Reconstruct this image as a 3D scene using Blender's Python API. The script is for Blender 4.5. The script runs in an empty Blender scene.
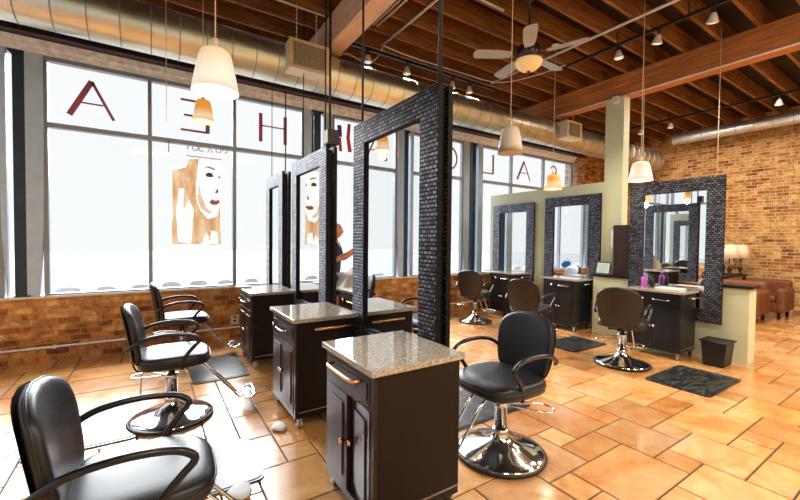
import bpy, bmesh, math, random
from mathutils import Vector, Matrix
random.seed(11)
SC = bpy.context.scene
COL = SC.collection
R = math.radians
PI = math.pi

# ------------------------------------------------------------------ helpers
def link(name, me, mat=None, parent=None):
    o = bpy.data.objects.new(name, me)
    COL.objects.link(o)
    if parent is not None:
        o.parent = parent
    if mat is not None:
        if isinstance(mat, (list, tuple)):
            for m in mat: o.data.materials.append(m)
        else:
            o.data.materials.append(mat)
    return o

class MB:
    def __init__(s): s.bm = bmesh.new()
    def _v(s, pts, M=None):
        return [s.bm.verts.new((M @ Vector(p)) if M else p) for p in pts]
    def box(s, x0, x1, y0, y1, z0, z1, bev=0, M=None, mi=0, seg=2):
        if x0 > x1: x0, x1 = x1, x0
        if y0 > y1: y0, y1 = y1, y0
        if z0 > z1: z0, z1 = z1, z0
        v = s._v([(x0,y0,z0),(x1,y0,z0),(x1,y1,z0),(x0,y1,z0),(x0,y0,z1),(x1,y0,z1),(x1,y1,z1),(x0,y1,z1)], M)
        fs = [s.bm.faces.new([v[i] for i in q]) for q in ((3,2,1,0),(4,5,6,7),(0,1,5,4),(1,2,6,5),(2,3,7,6),(3,0,4,7))]
        for f in fs: f.material_index = mi
        if bev > 0:
            es = list({e for f in fs for e in f.edges})
            r = bmesh.ops.bevel(s.bm, geom=es, offset=bev, segments=seg, affect='EDGES', profile=.5, clamp_overlap=True)
            for f in r['faces']: f.material_index = mi
        return s
    def prism(s, poly, axis, a, b, M=None, mi=0):
        """poly 2-D outline extruded along axis between a and b; x: (y,z) y: (x,z) z: (x,y)"""
        def P(p, t):
            return {'x': (t, p[0], p[1]), 'y': (p[0], t, p[1]), 'z': (p[0], p[1], t)}[axis]
        A = s._v([P(p, a) for p in poly], M); B = s._v([P(p, b) for p in poly], M)
        n = len(poly)
        fs = [s.bm.faces.new(A[::-1]), s.bm.faces.new(B)]
        for i in range(n):
            fs.append(s.bm.faces.new((A[i], A[(i+1)%n], B[(i+1)%n], B[i])))
        for f in fs: f.material_index = mi
        return s
    def lathe(s, prof, n=32, M=None, mi=0, smooth=True):
        rings = []
        for r, z in prof:
            if r <= 1e-6: rings.append(s._v([(0,0,z)], M))
            else: rings.append(s._v([(r*math.cos(2*PI*k/n), r*math.sin(2*PI*k/n), z) for k in range(n)], M))
        for a, b in zip(rings[:-1], rings[1:]):
            for k in range(n):
                k2 = (k+1) % n
                if len(a) == 1 and len(b) == 1: continue
                if len(a) == 1: f = s.bm.faces.new((a[0], b[k2], b[k]))
                elif len(b) == 1: f = s.bm.faces.new((a[k], a[k2], b[0]))
                else: f = s.bm.faces.new((a[k], a[k2], b[k2], b[k]))
                f.smooth = smooth; f.material_index = mi
        if len(rings[0]) > 1 : s.bm.faces.new(rings[0][::-1]).material_index = mi
        if len(rings[-1]) > 1: s.bm.faces.new(rings[-1]).material_index = mi
        return s
    def tube(s, pts, r, n=8, M=None, mi=0, closed=False, flat=None):
        pts = [Vector(p) for p in pts]
        N = len(pts); rings = []
        ref = None
        for i, p in enumerate(pts):
            if closed: t = (pts[(i+1)%N]-pts[i-1])
            else: t = pts[min(i+1, N-1)] - pts[max(i-1, 0)]
            t.normalize()
            if ref is None:
                ref = Vector((0,0,1)) if abs(t.z) < .9 else Vector((1,0,0))
            u = t.cross(ref)
            if u.length < 1e-4: u = t.cross(Vector((0,1,0)))
            u.normalize(); w = u.cross(t).normalized(); ref = w
            rr = r[i] if isinstance(r, (list, tuple)) else r
            ru = rr; rw = rr*(flat or 1)
            rings.append(s._v([p + u*ru*math.cos(2*PI*k/n) + w*rw*math.sin(2*PI*k/n) for k in range(n)], M))
        prs = list(zip(rings[:-1], rings[1:])) + ([(rings[-1], rings[0])] if closed else [])
        for a, b in prs:
            for k in range(n):
                f = s.bm.faces.new((a[k], a[(k+1)%n], b[(k+1)%n], b[k])); f.smooth = True; f.material_index = mi
        if not closed:
            s.bm.faces.new(rings[0][::-1]).material_index = mi; s.bm.faces.new(rings[-1]).material_index = mi
        return s
    def grid(s, fn, nu, nv, mi=0, closeu=False):
        G = [[s.bm.verts.new(fn(i/nu, j/nv)) for j in range(nv+1)] for i in range(nu+(0 if closeu else 1))]
        n = len(G)
        for i in range(nu):
            for j in range(nv):
                f = s.bm.faces.new((G[i][j], G[(i+1)%n][j], G[(i+1)%n][j+1], G[i][j+1])); f.smooth = True; f.material_index = mi
        return G
    def build(s, name, mat, parent=None, M=None):
        bmesh.ops.recalc_face_normals(s.bm, faces=s.bm.faces)
        me = bpy.data.meshes.new(name); s.bm.to_mesh(me); s.bm.free()
        return link(name, me, mat, parent)

def smooth_path(pts, n=6, closed=False):
    """Catmull-Rom through pts"""
    P = [Vector(p) for p in pts]; out = []
    N = len(P)
    for i in range(N if closed else N-1):
        p0 = P[i-1] if (i > 0 or closed) else P[0]; p1 = P[i]; p2 = P[(i+1)%N]
        p3 = P[(i+2)%N] if (closed or i+2 < N) else P[-1]
        for k in range(n):
            t = k/n
            out.append(.5*((2*p1)+(-p0+p2)*t+(2*p0-5*p1+4*p2-p3)*t*t+(-p0+3*p1-3*p2+p3)*t**3))
    if not closed: out.append(P[-1])
    return out

def empty(name, loc=(0,0,0), rz=0):
    o = bpy.data.objects.new(name, None); COL.objects.link(o)
    o.location = loc; o.rotation_euler = (0,0,rz); o.empty_display_size = .1
    return o
def tag(o, label=None, cat=None, group=None, kind=None):
    if label: o['label'] = label
    if cat: o['category'] = cat
    if group: o['group'] = group
    if kind: o['kind'] = kind
    return o
def struct(o, label=None, cat=None):
    o['kind'] = 'structure'
    if label: o['label'] = label
    if cat: o['category'] = cat
    return o
def kids(o): return [c for c in bpy.data.objects if c.parent == o]
def copy_tree(o, parent=None):
    c = o.copy(); COL.objects.link(c)
    if parent is not None: c.parent = parent
    for ch in kids(o): copy_tree(ch, c)
    return c

# ------------------------------------------------------------------ materials
def lin(c):
    return tuple((x/12.92 if x <= .04045 else ((x+.055)/1.055)**2.4) for x in [v/255 for v in c]) + (1,)
class NT:
    def __init__(s, name):
        s.m = bpy.data.materials.new(name); s.m.use_nodes = True
        s.t = s.m.node_tree; s.b = s.t.nodes['Principled BSDF']; s.out = s.t.nodes['Material Output']
    def n(s, typ, **kw):
        x = s.t.nodes.new(typ)
        for k, v in kw.items():
            if k in x.inputs.keys() if isinstance(k, str) else False: pass
            setattr(x, k, v)
        return x
    def l(s, a, b): s.t.links.new(a, b)
    def coord(s, swap=None, scale=(1,1,1)):
        tc = s.n('ShaderNodeTexCoord'); src = tc.outputs['Object']
        if swap:
            sep = s.n('ShaderNodeSeparateXYZ'); cmb = s.n('ShaderNodeCombineXYZ')
            s.l(src, sep.inputs[0])
            for i, a in enumerate(swap): s.l(sep.outputs['XYZ'.index(a)], cmb.inputs[i])
            src = cmb.outputs[0]
        mp = s.n('ShaderNodeMapping'); mp.inputs['Scale'].default_value = scale
        s.l(src, mp.inputs[0]); return mp.outputs[0]
    def noise(s, v, scale=5, detail=4, rough=.5, dist=0):
        x = s.n('ShaderNodeTexNoise'); x.inputs['Scale'].default_value = scale
        x.inputs['Detail'].default_value = detail; x.inputs['Roughness'].default_value = rough; x.inputs['Distortion'].default_value = dist
        if v is not None: s.l(v, x.inputs['Vector'])
        return x.outputs['Fac']
    def ramp(s, f, stops, interp='LINEAR'):
        x = s.n('ShaderNodeValToRGB'); cr = x.color_ramp; cr.interpolation = interp
        while len(cr.elements) < len(stops): cr.elements.new(.5)
        for e, (p, c) in zip(cr.elements, stops): e.position = p; e.color = c if len(c) == 4 else lin(c)
        s.l(f, x.inputs[0]); return x.outputs[0]
    def mix(s, f, a, b, mode='MIX'):
        x = s.n('ShaderNodeMix', data_type='RGBA', blend_type=mode)
        for i, v in ((0, f), (6, a), (7, b)):
            if hasattr(v, 'links') or isinstance(v, bpy.types.NodeSocket): s.l(v, x.inputs[i])
            else: x.inputs[i].default_value = v
        return x.outputs[2]
    def bump(s, h, strength=.3, dist=.01):
        x = s.n('ShaderNodeBump'); x.inputs['Strength'].default_value = strength; x.inputs['Distance'].default_value = dist
        s.l(h, x.inputs['Height']); s.l(x.outputs[0], s.b.inputs['Normal']); return x
    def set(s, **kw):
        for k, v in kw.items():
            k = k.replace('_', ' ')
            if isinstance(v, bpy.types.NodeSocket): s.l(v, s.b.inputs[k])
            else: s.b.inputs[k].default_value = v
        return s

def plain(name, col, rough=.5, metal=0, var=.12, nscale=8, bump=0, spec=.5, **kw):
    """a colour with gentle procedural variation"""
    t = NT(name); v = t.coord(); f = t.noise(v, nscale, 3)
    c = lin(col)
    a = tuple(x*(1-var) for x in c[:3])+(1,); b = tuple(min(1, x*(1+var)) for x in c[:3])+(1,)
    t.set(Base_Color=t.ramp(f, [(.3, a), (.7, b)]), Roughness=rough, Metallic=metal)
    t.b.inputs['Specular IOR Level'].default_value = spec
    for k, w in kw.items(): t.b.inputs[k.replace('_', ' ')].default_value = w
    if bump: t.bump(t.noise(v, nscale*6, 3), bump, .003)
    return t.m

def brick(name, swap, stops, mortar, sc=1.0):
    t = NT(name); v = t.coord(swap)
    nz = t.n('ShaderNodeTexNoise'); nz.inputs['Scale'].default_value = 9; nz.inputs['Detail'].default_value = 2; t.l(v, nz.inputs['Vector'])
    add = t.n('ShaderNodeMixRGB', blend_type='ADD'); add.inputs[0].default_value = .016
    t.l(v, add.inputs[1]); t.l(nz.outputs['Color'], add.inputs[2])
    br = t.n('ShaderNodeTexBrick'); t.l(add.outputs[0], br.inputs['Vector'])
    br.inputs['Scale'].default_value = 1; br.inputs['Brick Width'].default_value = .215*sc; br.inputs['Row Height'].default_value = .074*sc
    br.inputs['Mortar Size'].default_value = .006; br.inputs['Mortar Smooth'].default_value = .25
    br.inputs['Color1'].default_value = (0,0,0,1); br.inputs['Color2'].default_value = (1,1,1,1); br.inputs['Mortar'].default_value = (.5,.5,.5,1)
    br.inputs['Bias'].default_value = 0
    base = t.ramp(br.outputs['Color'], stops)
    n1 = t.noise(v, 3.2, 5, .65); big = t.noise(v, .8, 2)
    base = t.mix(t.ramp(n1, [(.35, (0,0,0,1)), (.75, (.3,.3,.3,1))]), base, lin(stops[len(stops)//2][1]) if len(stops[0][1]) == 3 else base)
    base = t.mix(t.ramp(t.noise(v, 25, 4, .7), [(.45, (0,0,0,1)), (.8, (.5,.5,.5,1))]), base, lin(mortar))
    base = t.mix(1.0, base, t.ramp(t.noise(v, 6, 6, .75, .8), [(.36,(150,132,118)),(.5,(225,215,205)),(.62,(255,255,255))]), 'MULTIPLY')
    c = t.mix(br.outputs['Fac'], base, lin(mortar))
    t.set(Base_Color=c, Roughness=.85)
    inv = t.n('ShaderNodeMath', operation='SUBTRACT'); inv.inputs[0].default_value = 1; t.l(br.outputs['Fac'], inv.inputs[1])
    ad = t.n('ShaderNodeMath', operation='ADD'); t.l(inv.outputs[0], ad.inputs[0]); t.l(t.noise(v, 40, 5), ad.inputs[1])
    t.bump(ad.outputs[0], .6, .008)
    return t.m

M = {}
M['brick_low'] = brick('brick_orange', 'XZY', [(0,(110,52,34)),(.25,(204,130,66)),(.55,(238,184,108)),(.8,(242,200,132)),(1,(150,78,52))], (182,134,84))
M['brick_right'] = brick('brick_tan', 'YZX', [(0,(120,62,44)),(.14,(170,92,58)),(.3,(204,152,92)),(.6,(216,178,120)),(.85,(222,192,140)),(1,(196,112,70))], (214,186,138))
M['brick_pier'] = brick('brick_pale', 'XZY', [(0,(150,96,70)),(.4,(214,180,140)),(1,(226,204,170))], (220,205,180))
def wood(name, c1, c2, swap, rough=.6, sc=(1.2,14,14)):
    t = NT(name); v = t.coord(swap, sc)
    n = t.noise(v, 1.6, 6, .6, .6); n2 = t.noise(t.coord(None), 1.7, 3)
    c = t.ramp(n, [(.25, c1), (.75, c2)])
    c = t.mix(t.ramp(n2, [(.35,(0,0,0,1)),(.8,(.45,.45,.45,1))]), c, lin(c1))
    t.set(Base_Color=c, Roughness=rough); t.bump(n, .25, .004); t.b.inputs['Specular IOR Level'].default_value = .3; return t.m
M['joist'] = wood('joist_wood', (82,50,26), (184,124,74), 'XYZ')
M['beam'] = wood('beam_wood', (150,88,46), (226,160,100), 'YXZ')
M['beam_pale'] = wood('beam_wood_pale', (216,176,146), (242,214,186), 'YXZ')
M['deck'] = wood('deck_wood_shaded', (22,11,5), (48,26,12), 'YXZ')  # same wood as the joists, with the ceiling's shade put into its colour
M['espresso'] = wood('espresso_wood', (16,9,8), (27,16,14), 'ZYX', .42, (1.2,9,9))
M['espresso_front'] = wood('espresso_front', (38,28,30), (54,41,42), 'ZYX', .28, (1.2,9,9))
M['black_cab'] = plain('black_cabinet', (19,18,23), .35)
M['sage'] = plain('sage_paint', (208,217,188), .6, var=.04, nscale=3)
M['yellow'] = plain('yellow_paint', (214,200,118), .6, var=.05, nscale=3)
M['white_paint'] = plain('white_paint', (226,226,222), .5, var=.03)
M['jamb'] = plain('grey_jamb', (190,214,240), .5, var=.06)
M['mull'] = plain('mullion_grey', (150,156,166), .4, .3, var=.05)
M['steel_dark'] = plain('steel_dark_teal', (44,62,76), .45, .2, var=.25, nscale=5, bump=.2)
M['steel_beam'] = plain('steel_beam_dark', (58,46,50), .5, .1, var=.2)
M['cornice'] = plain('stone_cornice', (232,236,244), .7, var=.2, nscale=14, bump=.3)
M['chrome'] = plain('chrome', (225,225,228), .09, 1, var=.02)
M['brass'] = plain('copper_brass', (232,178,128), .22, 1, var=.05)
M['steel'] = plain('brushed_steel', (200,200,205), .3, 1, var=.05)
M['conduit'] = plain('conduit_grey', (222,224,232), .4, 0, var=.05)
M['cable'] = plain('black_cable', (18,18,22), .4, var=.05)
M['rubber'] = plain('rubber_black', (24,24,26), .5, var=.1)
M['vinyl'] = plain('black_vinyl', (30,31,36), .38, var=.15, nscale=3, bump=.05)
M['vinyl_brown'] = plain('brown_back_vinyl', (44,34,30), .4, var=.1, nscale=4, bump=.05)
M['arm'] = plain('arm_plastic', (24,24,30), .25, var=.05)
M['mirror_black'] = plain('mirror_edge_black', (12,10,12), .6, var=.1, spec=.2)
M['cord'] = plain('cream_cord', (226,206,180), .5, var=.03)
M['maroon'] = plain('maroon_vinyl_letter', (178,92,116), .5, var=.08)
M['purple_v'] = plain('purple_vinyl_letter', (110,60,170), .5, var=.08)
M['red_v'] = plain('red_vinyl_letter', (210,60,80), .5, var=.08)
M['grey_v'] = plain('grey_vinyl_letter', (170,165,165), .5, var=.05)
M['plastic_black'] = plain('plastic_black', (20,20,22), .45, var=.1)
M['plastic_brown'] = plain('dark_brown_panel', (52,34,28), .4, var=.1)
M['pink_bottle'] = plain('violet_bottle', (190,90,190), .25, var=.05)
M['leather'] = plain('tan_leather', (112,64,38), .45, var=.2, nscale=5, bump=.2)
M['blue'] = plain('blue_cloth', (24,110,190), .6, var=.3, nscale=10)
M['jeans'] = plain('blue_jeans', (92,120,160), .8, var=.15)
M['skin'] = plain('skin', (214,150,116), .5, var=.05)
M['hair'] = plain('dark_hair', (34,24,22), .5, var=.2, nscale=30)
M['cape'] = plain('white_cape', (228,218,202), .6, var=.04)
M['shirt'] = plain('navy_shirt', (36,40,62), .7, var=.1)
M['paper'] = plain('paper_mint', (196,222,212), .6, var=.04)
M['concrete'] = plain('pale_concrete', (110,110,112), .8, var=.05)
M['stone_out'] = plain('grey_stone', (205,205,212), .8, var=.1)
M['beige_grille'] = plain('vent_beige', (206,186,140), .5, var=.05)
M['grille_dark'] = plain('vent_slats', (140,116,70), .5, .2, var=.1)
M['outlet'] = plain('outlet_white', (222,216,204), .4, var=.02)
M['fan_blade'] = plain('fan_blade_grey', (176,182,196), .4, var=.05)
M['bronze'] = plain('fan_bronze', (72,66,70), .3, .8, var=.1)
M['towel'] = plain('white_towel', (232,232,236), .8, var=.03)

def mirror_mat():
    t = NT('mirror_silver'); t.set(Base_Color=(.9,.92,.92,1), Roughness=.0, Metallic=1); return t.m
M['mirror'] = mirror_mat()
def glass_mat():
    t = NT('window_glass'); t.t.nodes.remove(t.b)
    tr = t.n('ShaderNodeBsdfTransparent'); tr.inputs[0].default_value = (.985,.99,.99,1)
    gl = t.n('ShaderNodeBsdfGlossy'); gl.inputs['Roughness'].default_value = .0
    lw = t.n('ShaderNodeLayerWeight'); lw.inputs[0].default_value = .5
    pw = t.n('ShaderNodeMath', operation='POWER'); t.l(lw.outputs['Facing'], pw.inputs[0]); pw.inputs[1].default_value = 5
    fr = t.n('ShaderNodeMath', operation='MULTIPLY_ADD'); t.l(pw.outputs[0], fr.inputs[0]); fr.inputs[1].default_value = .25; fr.inputs[2].default_value = .008
    mx = t.n('ShaderNodeMixShader'); t.l(fr.outputs[0], mx.inputs[0]); t.l(tr.outputs[0], mx.inputs[1]); t.l(gl.outputs[0], mx.inputs[2])
    t.l(mx.outputs[0], t.out.inputs[0]); return t.m
M['glass'] = glass_mat()
def duct_mat():
    t = NT('duct_metal'); v = t.coord(None, (1,1,1))
    f = t.noise(v, 3, 4); 
    t.set(Base_Color=t.ramp(f, [(.3,(214,208,180)),(.7,(236,232,212))]), Metallic=1, Roughness=.36)
    return t.m
M['duct'] = duct_mat()
def granite():
    t = NT('granite_top'); v = t.coord()
    f = t.noise(v, 130, 3, .8); g = t.noise(v, 40, 4, .7)
    c = t.ramp(f, [(.34,(70,62,56)),(.44,(164,150,132)),(.56,(206,196,180)),(.7,(232,226,214))], )
    c = t.mix(t.ramp(g, [(.45,(0,0,0,1)),(.6,(.5,.5,.5,1))]), c, lin((136,122,106)))
    t.set(Base_Color=c, Roughness=.07); t.b.inputs['Specular IOR Level'].default_value = .8
    return t.m
M['granite'] = granite()
def weave():
    """raised woven tiles of pewter with dark gaps"""
    t = NT('woven_pewter'); v = t.coord('YZX')
    br = t.n('ShaderNodeTexBrick'); t.l(v, br.inputs['Vector'])
    br.inputs['Scale'].default_value = 1; br.inputs['Brick Width'].default_value = .042; br.inputs['Row Height'].default_value = .027
    br.inputs['Mortar Size'].default_value = .0065; br.inputs['Mortar Smooth'].default_value = .5
    br.inputs['Color1'].default_value = lin((136,138,150)); br.inputs['Color2'].default_value = lin((66,66,76)); br.inputs['Mortar'].default_value = lin((16,14,18))
    t.set(Base_Color=br.outputs['Color'], Roughness=.36, Metallic=.9)
    inv = t.n('ShaderNodeMath', operation='SUBTRACT'); inv.inputs[0].default_value = 1; t.l(br.outputs['Fac'], inv.inputs[1])
    t.bump(inv.outputs[0], 1, .006)
    return t.m
M['weave'] = weave()
def floor_mat():
    t = NT('slate_tile'); v = t.coord()
    at = t.n('ShaderNodeVertexColor'); at.layer_name = 'tint'
    n = t.noise(v, 2.6, 6, .62, 1.2); n2 = t.noise(v, 9, 5, .7)
    c = t.ramp(n, [(.28,(188,128,70)),(.45,(214,156,92)),(.6,(226,178,120)),(.78,(216,188,152))])
    c = t.mix(t.ramp(n2, [(.5,(0,0,0,1)),(.72,(.4,.4,.4,1))]), c, lin((150,98,56)))
    c = t.mix(1.0, c, at.outputs[0], 'MULTIPLY')
    t.set(Base_Color=c, Roughness=t.ramp(n2, [(.3,(.17,.17,.17,1)),(.7,(.3,.3,.3,1))]))
    t.b.inputs['Specular IOR Level'].default_value = .8; t.b.inputs['Coat Weight'].default_value = .7; t.b.inputs['Coat Roughness'].default_value = .12; t.b.inputs['Coat IOR'].default_value = 1.6
    t.bump(t.noise(v, 5, 5, .6), .12, .01)
    return t.m
M['floor'] = floor_mat()
M['grout'] = plain('grout', (58,42,32), .8, var=.2)
def mat_mat():
    t = NT('marbled_mat'); v = t.coord()
    n = t.noise(t.coord(None,(2,7,2)), 2.2, 6, .7, 1.5)
    t.set(Base_Color=t.ramp(n, [(.3,(18,20,26)),(.5,(28,31,38)),(.55,(90,88,78)),(.60,(30,32,38)),(.70,(24,26,32)),(.735,(80,78,70)),(.77,(26,28,34))]), Roughness=.3); t.bump(t.noise(v, 6, 3), .2, .01); return t.m
M['mat'] = mat_mat()
def shade_mat(name, low, top, strength, h):
    """lampshade that really glows: brighter near the bulb"""
    t = NT(name); tc = t.n('ShaderNodeTexCoord'); sp = t.n('ShaderNodeSeparateXYZ'); t.l(tc.outputs['Object'], sp.inputs[0])
    mr = t.n('ShaderNodeMapRange'); mr.inputs['From Min'].default_value = 0; mr.inputs['From Max'].default_value = h
    t.l(sp.outputs[2], mr.inputs[0])
    c = t.ramp(mr.outputs[0], [(.35, low), (.75, top)])
    t.set(Base_Color=lin((206,190,164)), Roughness=.5, Emission_Color=c, Emission_Strength=strength)
    return t.m
M['shade_white'] = shade_mat('shade_frosted_white', (255,250,240), (250,214,170), .6, .24)
M['shade_amber'] = shade_mat('shade_frosted_amber', (255,236,200), (236,160,60), .62, .17)
M['shade_amber'].node_tree.nodes['Principled BSDF'].inputs['Base Color'].default_value = lin((190,130,60))
M['shade_off'] = plain('shade_frosted_unlit', (226,214,200), .4, var=.05, nscale=5)
M['lamp_shade'] = plain('fabric_shade', (240,226,206), .7, var=.04)
def emis(name, col, s):
    t = NT(name); t.set(Base_Color=lin(col), Emission_Color=lin(col), Emission_Strength=s); return t.m
M['bulb'] = emis('bulb_glow', (255,246,232), 2.5)
M['fan_bowl'] = emis('fan_bowl_glow', (226,190,130), .45)
M['lens'] = emis('spot_lens', (236,232,226), .75)

# ------------------------------------------------------------------ room constants
WY = 6.14          # window wall inner face
WX = 11.8          # right brick wall
ZJ, ZD = 4.26, 4.52
X0, Y0 = -3.3, -3.4

# ---- floor: random modular stone pattern, seeded with the courses the photo shows
U = .2165; OX, OY = 2.71, 1.65
gx0, gx1 = int((X0-OX)/U)-1, int((WX-OX)/U)+2
gy0, gy1 = int((Y0-OY)/U)-1, int((WY-OY)/U)+1
hseg = [(2,4,2),(4,6,3),(3,6,1),(5,8,0),(3,7,-1),(0,3,0),(-1,1,0),(-3,1,-1),(1,4,-2),(-1,2,-3),(2,4,-4),(4,8,-3),(7,10,-2),(-1,0,1),
        (-10,-9,6),(-10,-8,10),(-9,-8,5),(-10,-8,4)]
vseg = [(2,4,4),(-1,2,3),(-1,3,6),(0,3,2),(0,1,0),(-1,1,-1),(-3,0,1),(-3,-2,2),(-4,-2,2),(-4,-2,4),(-2,-1,7),(-2,-1,3),(-2,-1,-2),(6,10,-10),(4,8,-9),(3,5,-8),(-5,-3,0)]
HB = {(x, y) for a, b, y in hseg for x in range(a, b)}          # edge under cell (x,y)
VB = {(x, y) for a, b, x in vseg for y in range(a, b)}          # edge left of cell (x,y)
free = {(x, y) for x in range(gx0, gx1) for y in range(gy0, gy1)}
def ok(x, y, w, h):
    for i in range(x, x+w):
        for j in range(y, y+h):
            if (i, j) not in free: return False
            if j > y and (i, j) in HB: return False
            if i > x and (i, j) in VB: return False
    return True
tiles = []
UNIT = [(0,0,2,3),(2,0,1,2),(3,-1,2,2),(5,0,1,1),(5,-1,2,1),(1,-2,2,2),(3,-2,1,1),(4,-3,3,2),(1,-3,1,1),(2,-4,2,2),(6,-5,2,2),(5,-4,1,1),(4,-4,1,1),(3,1,1,1),(4,1,2,2),(2,2,2,2)]
for k in range(-7, 9):
    for x, y, w, h in UNIT:
        cs = {(x+6*k+i, y+j) for i in range(w) for j in range(h)}
        if cs <= free: free -= cs; tiles.append((x+6*k, y, w, h))
cells = sorted(free, key=lambda c: (c[1], c[0]))
cells.sort(key=lambda c: 0 if (-12 < c[0] < 12 and -6 < c[1] < 12) else 1)
for c in cells:
    if c not in free: continue
    opts = [((3,2),10),((2,2),8),((2,3),3),((2,1),4),((1,2),2),((1,1),.6)]
    cand = [(s, w*random.random()**.8) for s, w in opts if ok(c[0], c[1], *s)]
    s = max(cand, key=lambda q: q[1])[0]
    for i in range(s[0]):
        for j in range(s[1]): free.discard((c[0]+i, c[1]+j))
    tiles.append((c[0], c[1], s[0], s[1]))
bm = bmesh.new(); lay = bm.loops.layers.color.new('tint')
def quad(pts, mi, col):
    f = bm.faces.new([bm.verts.new(p) for p in pts]); f.material_index = mi
    for l in f.loops: l[lay] = col
quad([(X0-.2,Y0-.2,-.006),(WX+.2,Y0-.2,-.006),(WX+.2,WY+.2,-.006),(X0-.2,WY+.2,-.006)], 1, (1,1,1,1))
quad([(X0-.2,Y0-.2,-.06),(X0-.2,WY+.2,-.06),(WX+.2,WY+.2,-.06),(WX+.2,Y0-.2,-.06)], 1, (1,1,1,1))
for gx, gy, w, h in tiles:
    xa, xb, ya, yb = OX+gx*U, OX+(gx+w)*U, OY+gy*U, OY+(gy+h)*U
    xa, xb, ya, yb = max(xa, X0-.2), min(xb, WX+.2), max(ya, Y0-.2), min(yb, WY+.2)
    if xb-xa < .02 or yb-ya < .02: continue
    k = random.uniform(.86, 1.12); tt = random.random()**1.3
    col = (min(1,k*1.0), min(1,k*(.90+.12*tt)), min(1,k*(.80+.34*tt)), 1)
    g = .0045; e = .009
    o4 = [(xa+g,ya+g,-.006),(xb-g,ya+g,-.006),(xb-g,yb-g,-.006),(xa+g,yb-g,-.006)]
    i4 = [(xa+e,ya+e,0),(xb-e,ya+e,0),(xb-e,yb-e,0),(xa+e,yb-e,0)]
    quad(i4, 0, col)
    for q in range(4): quad([o4[q], o4[(q+1)%4], i4[(q+1)%4], i4[q]], 0, col)
me = bpy.data.meshes.new('floor'); bm.to_mesh(me); bm.free()
struct(link('floor', me, [M['floor'], M['grout']]))

# ---- ceiling deck, joists, beams
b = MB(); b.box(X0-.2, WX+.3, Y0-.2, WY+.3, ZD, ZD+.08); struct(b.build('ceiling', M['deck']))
n = 1
for k in range(-14, 10):
    y = 2.40 + .405*k
    if y < Y0 or y > WY-.1: continue
    b = MB(); b.box(X0, WX, y, y+.042, ZJ, ZD-.001); struct(b.build('trim_%d' % n, M['joist'])); n += 1
for x, w, m in ((1.84, .22, 'beam_pale'), (6.45, .26, 'beam')):
    b = MB(); b.box(x, x+w, Y0, WY, 3.90, ZJ-.002, .008); struct(b.build('trim_%d' % n, M[m])); n += 1

# ---- walls
def wallbox(name, mat, *d):
    b = MB(); b.box(*d); return struct(b.build(name, M[mat]))
wallbox('wall_front', 'brick_low', X0, 9.62, WY, WY+.24, 0, .76)
b = MB(); b.box(X0, 9.62, WY-.015, WY+.3, .76, .79, .006); struct(b.build('trim_%d' % n, M['white_paint'])); n += 1
wallbox('wall_front_right', 'brick_low', 9.95, WX+.2, WY, WY+.24, 0, ZD)
b = MB(); b.box(9.6, 9.95, WY-.12, WY+.24, 0, ZD); struct(b.build('wall_front_pier', M['brick_pier']))
wallbox('wall_front_header', 'steel_beam', X0, 9.62, WY+.0, WY+.24, 3.79, ZD)
wallbox('wall_right', 'brick_right', WX, WX+.2, Y0, WY+.2, 0, ZD)
wallbox('wall_rear', 'sage', X0-.2, WX+.2, Y0-.2, Y0, 0, ZD)
# cornice strip above the glass
b = MB(); b.prism([(WY-.10,3.79),(WY+.2,3.79),(WY+.2,3.66),(WY-.02,3.66),(WY-.04,3.70),(WY-.07,3.72),(WY-.08,3.75)], 'x', X0, 9.62)
struct(b.build('trim_%d' % n, M['cornice'])); n += 1
b = MB(); b.box(X0, 9.9, WY-.22, WY-.02, 3.80, 3.82); b.box(X0, 9.9, WY-.13, WY-.11, 3.82, 4.24); b.box(X0, 9.9, WY-.22, WY-.02, 4.235, 4.255)
struct(b.build('trim_%d' % n, M['steel_beam'])); n += 1
# windows: every opening has frame, transom bar and panes
GY = WY+.06
def window(idx, xs, label=None):
    root = struct(empty('window_%d' % idx, ((xs[0]+xs[-1])/2, GY, .79)))
    ox, oy, oz = root.location
    b = MB()
    zb, zt, tr = .79, 3.66, 2.85
    for i, x in enumerate(xs):
        w = .045 if 0 < i < len(xs)-1 else .05
        b.box(x-w/2-ox, x+w/2-ox, -.04, .04, 0, zt-oz, .004)
    b.box(xs[0]-ox, xs[-1]-ox, -.045, .045, 0, .02, .004); b.box(xs[0]-ox, xs[-1]-ox, -.045, .045, zt-.05-oz, zt-oz, .004)
    b.box(xs[0]-ox, xs[-1]-ox, -.045, .045, tr-.03-oz, tr+.03-oz, .004)
    f = b.build('window_frame', M['mull'], root)
    for i in range(len(xs)-1):
        for z0, z1 in ((zb+.02, tr-.03), (tr+.03, zt-.05)):
            g = MB(); g.box(xs[i]+.02-ox, xs[i+1]-.02-ox, -.004, .004, z0-oz, z1-oz); g.build('window_pane', M['glass'], root)
window(1, [-3.25, -2.3, -1.46])
window(2, [-1.07, -.02, 1.04, 2.09])
window(3, [2.62, 3.70, 4.76, 5.62])
window(4, [6.2, 7.18, 8.39, 9.58])
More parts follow.
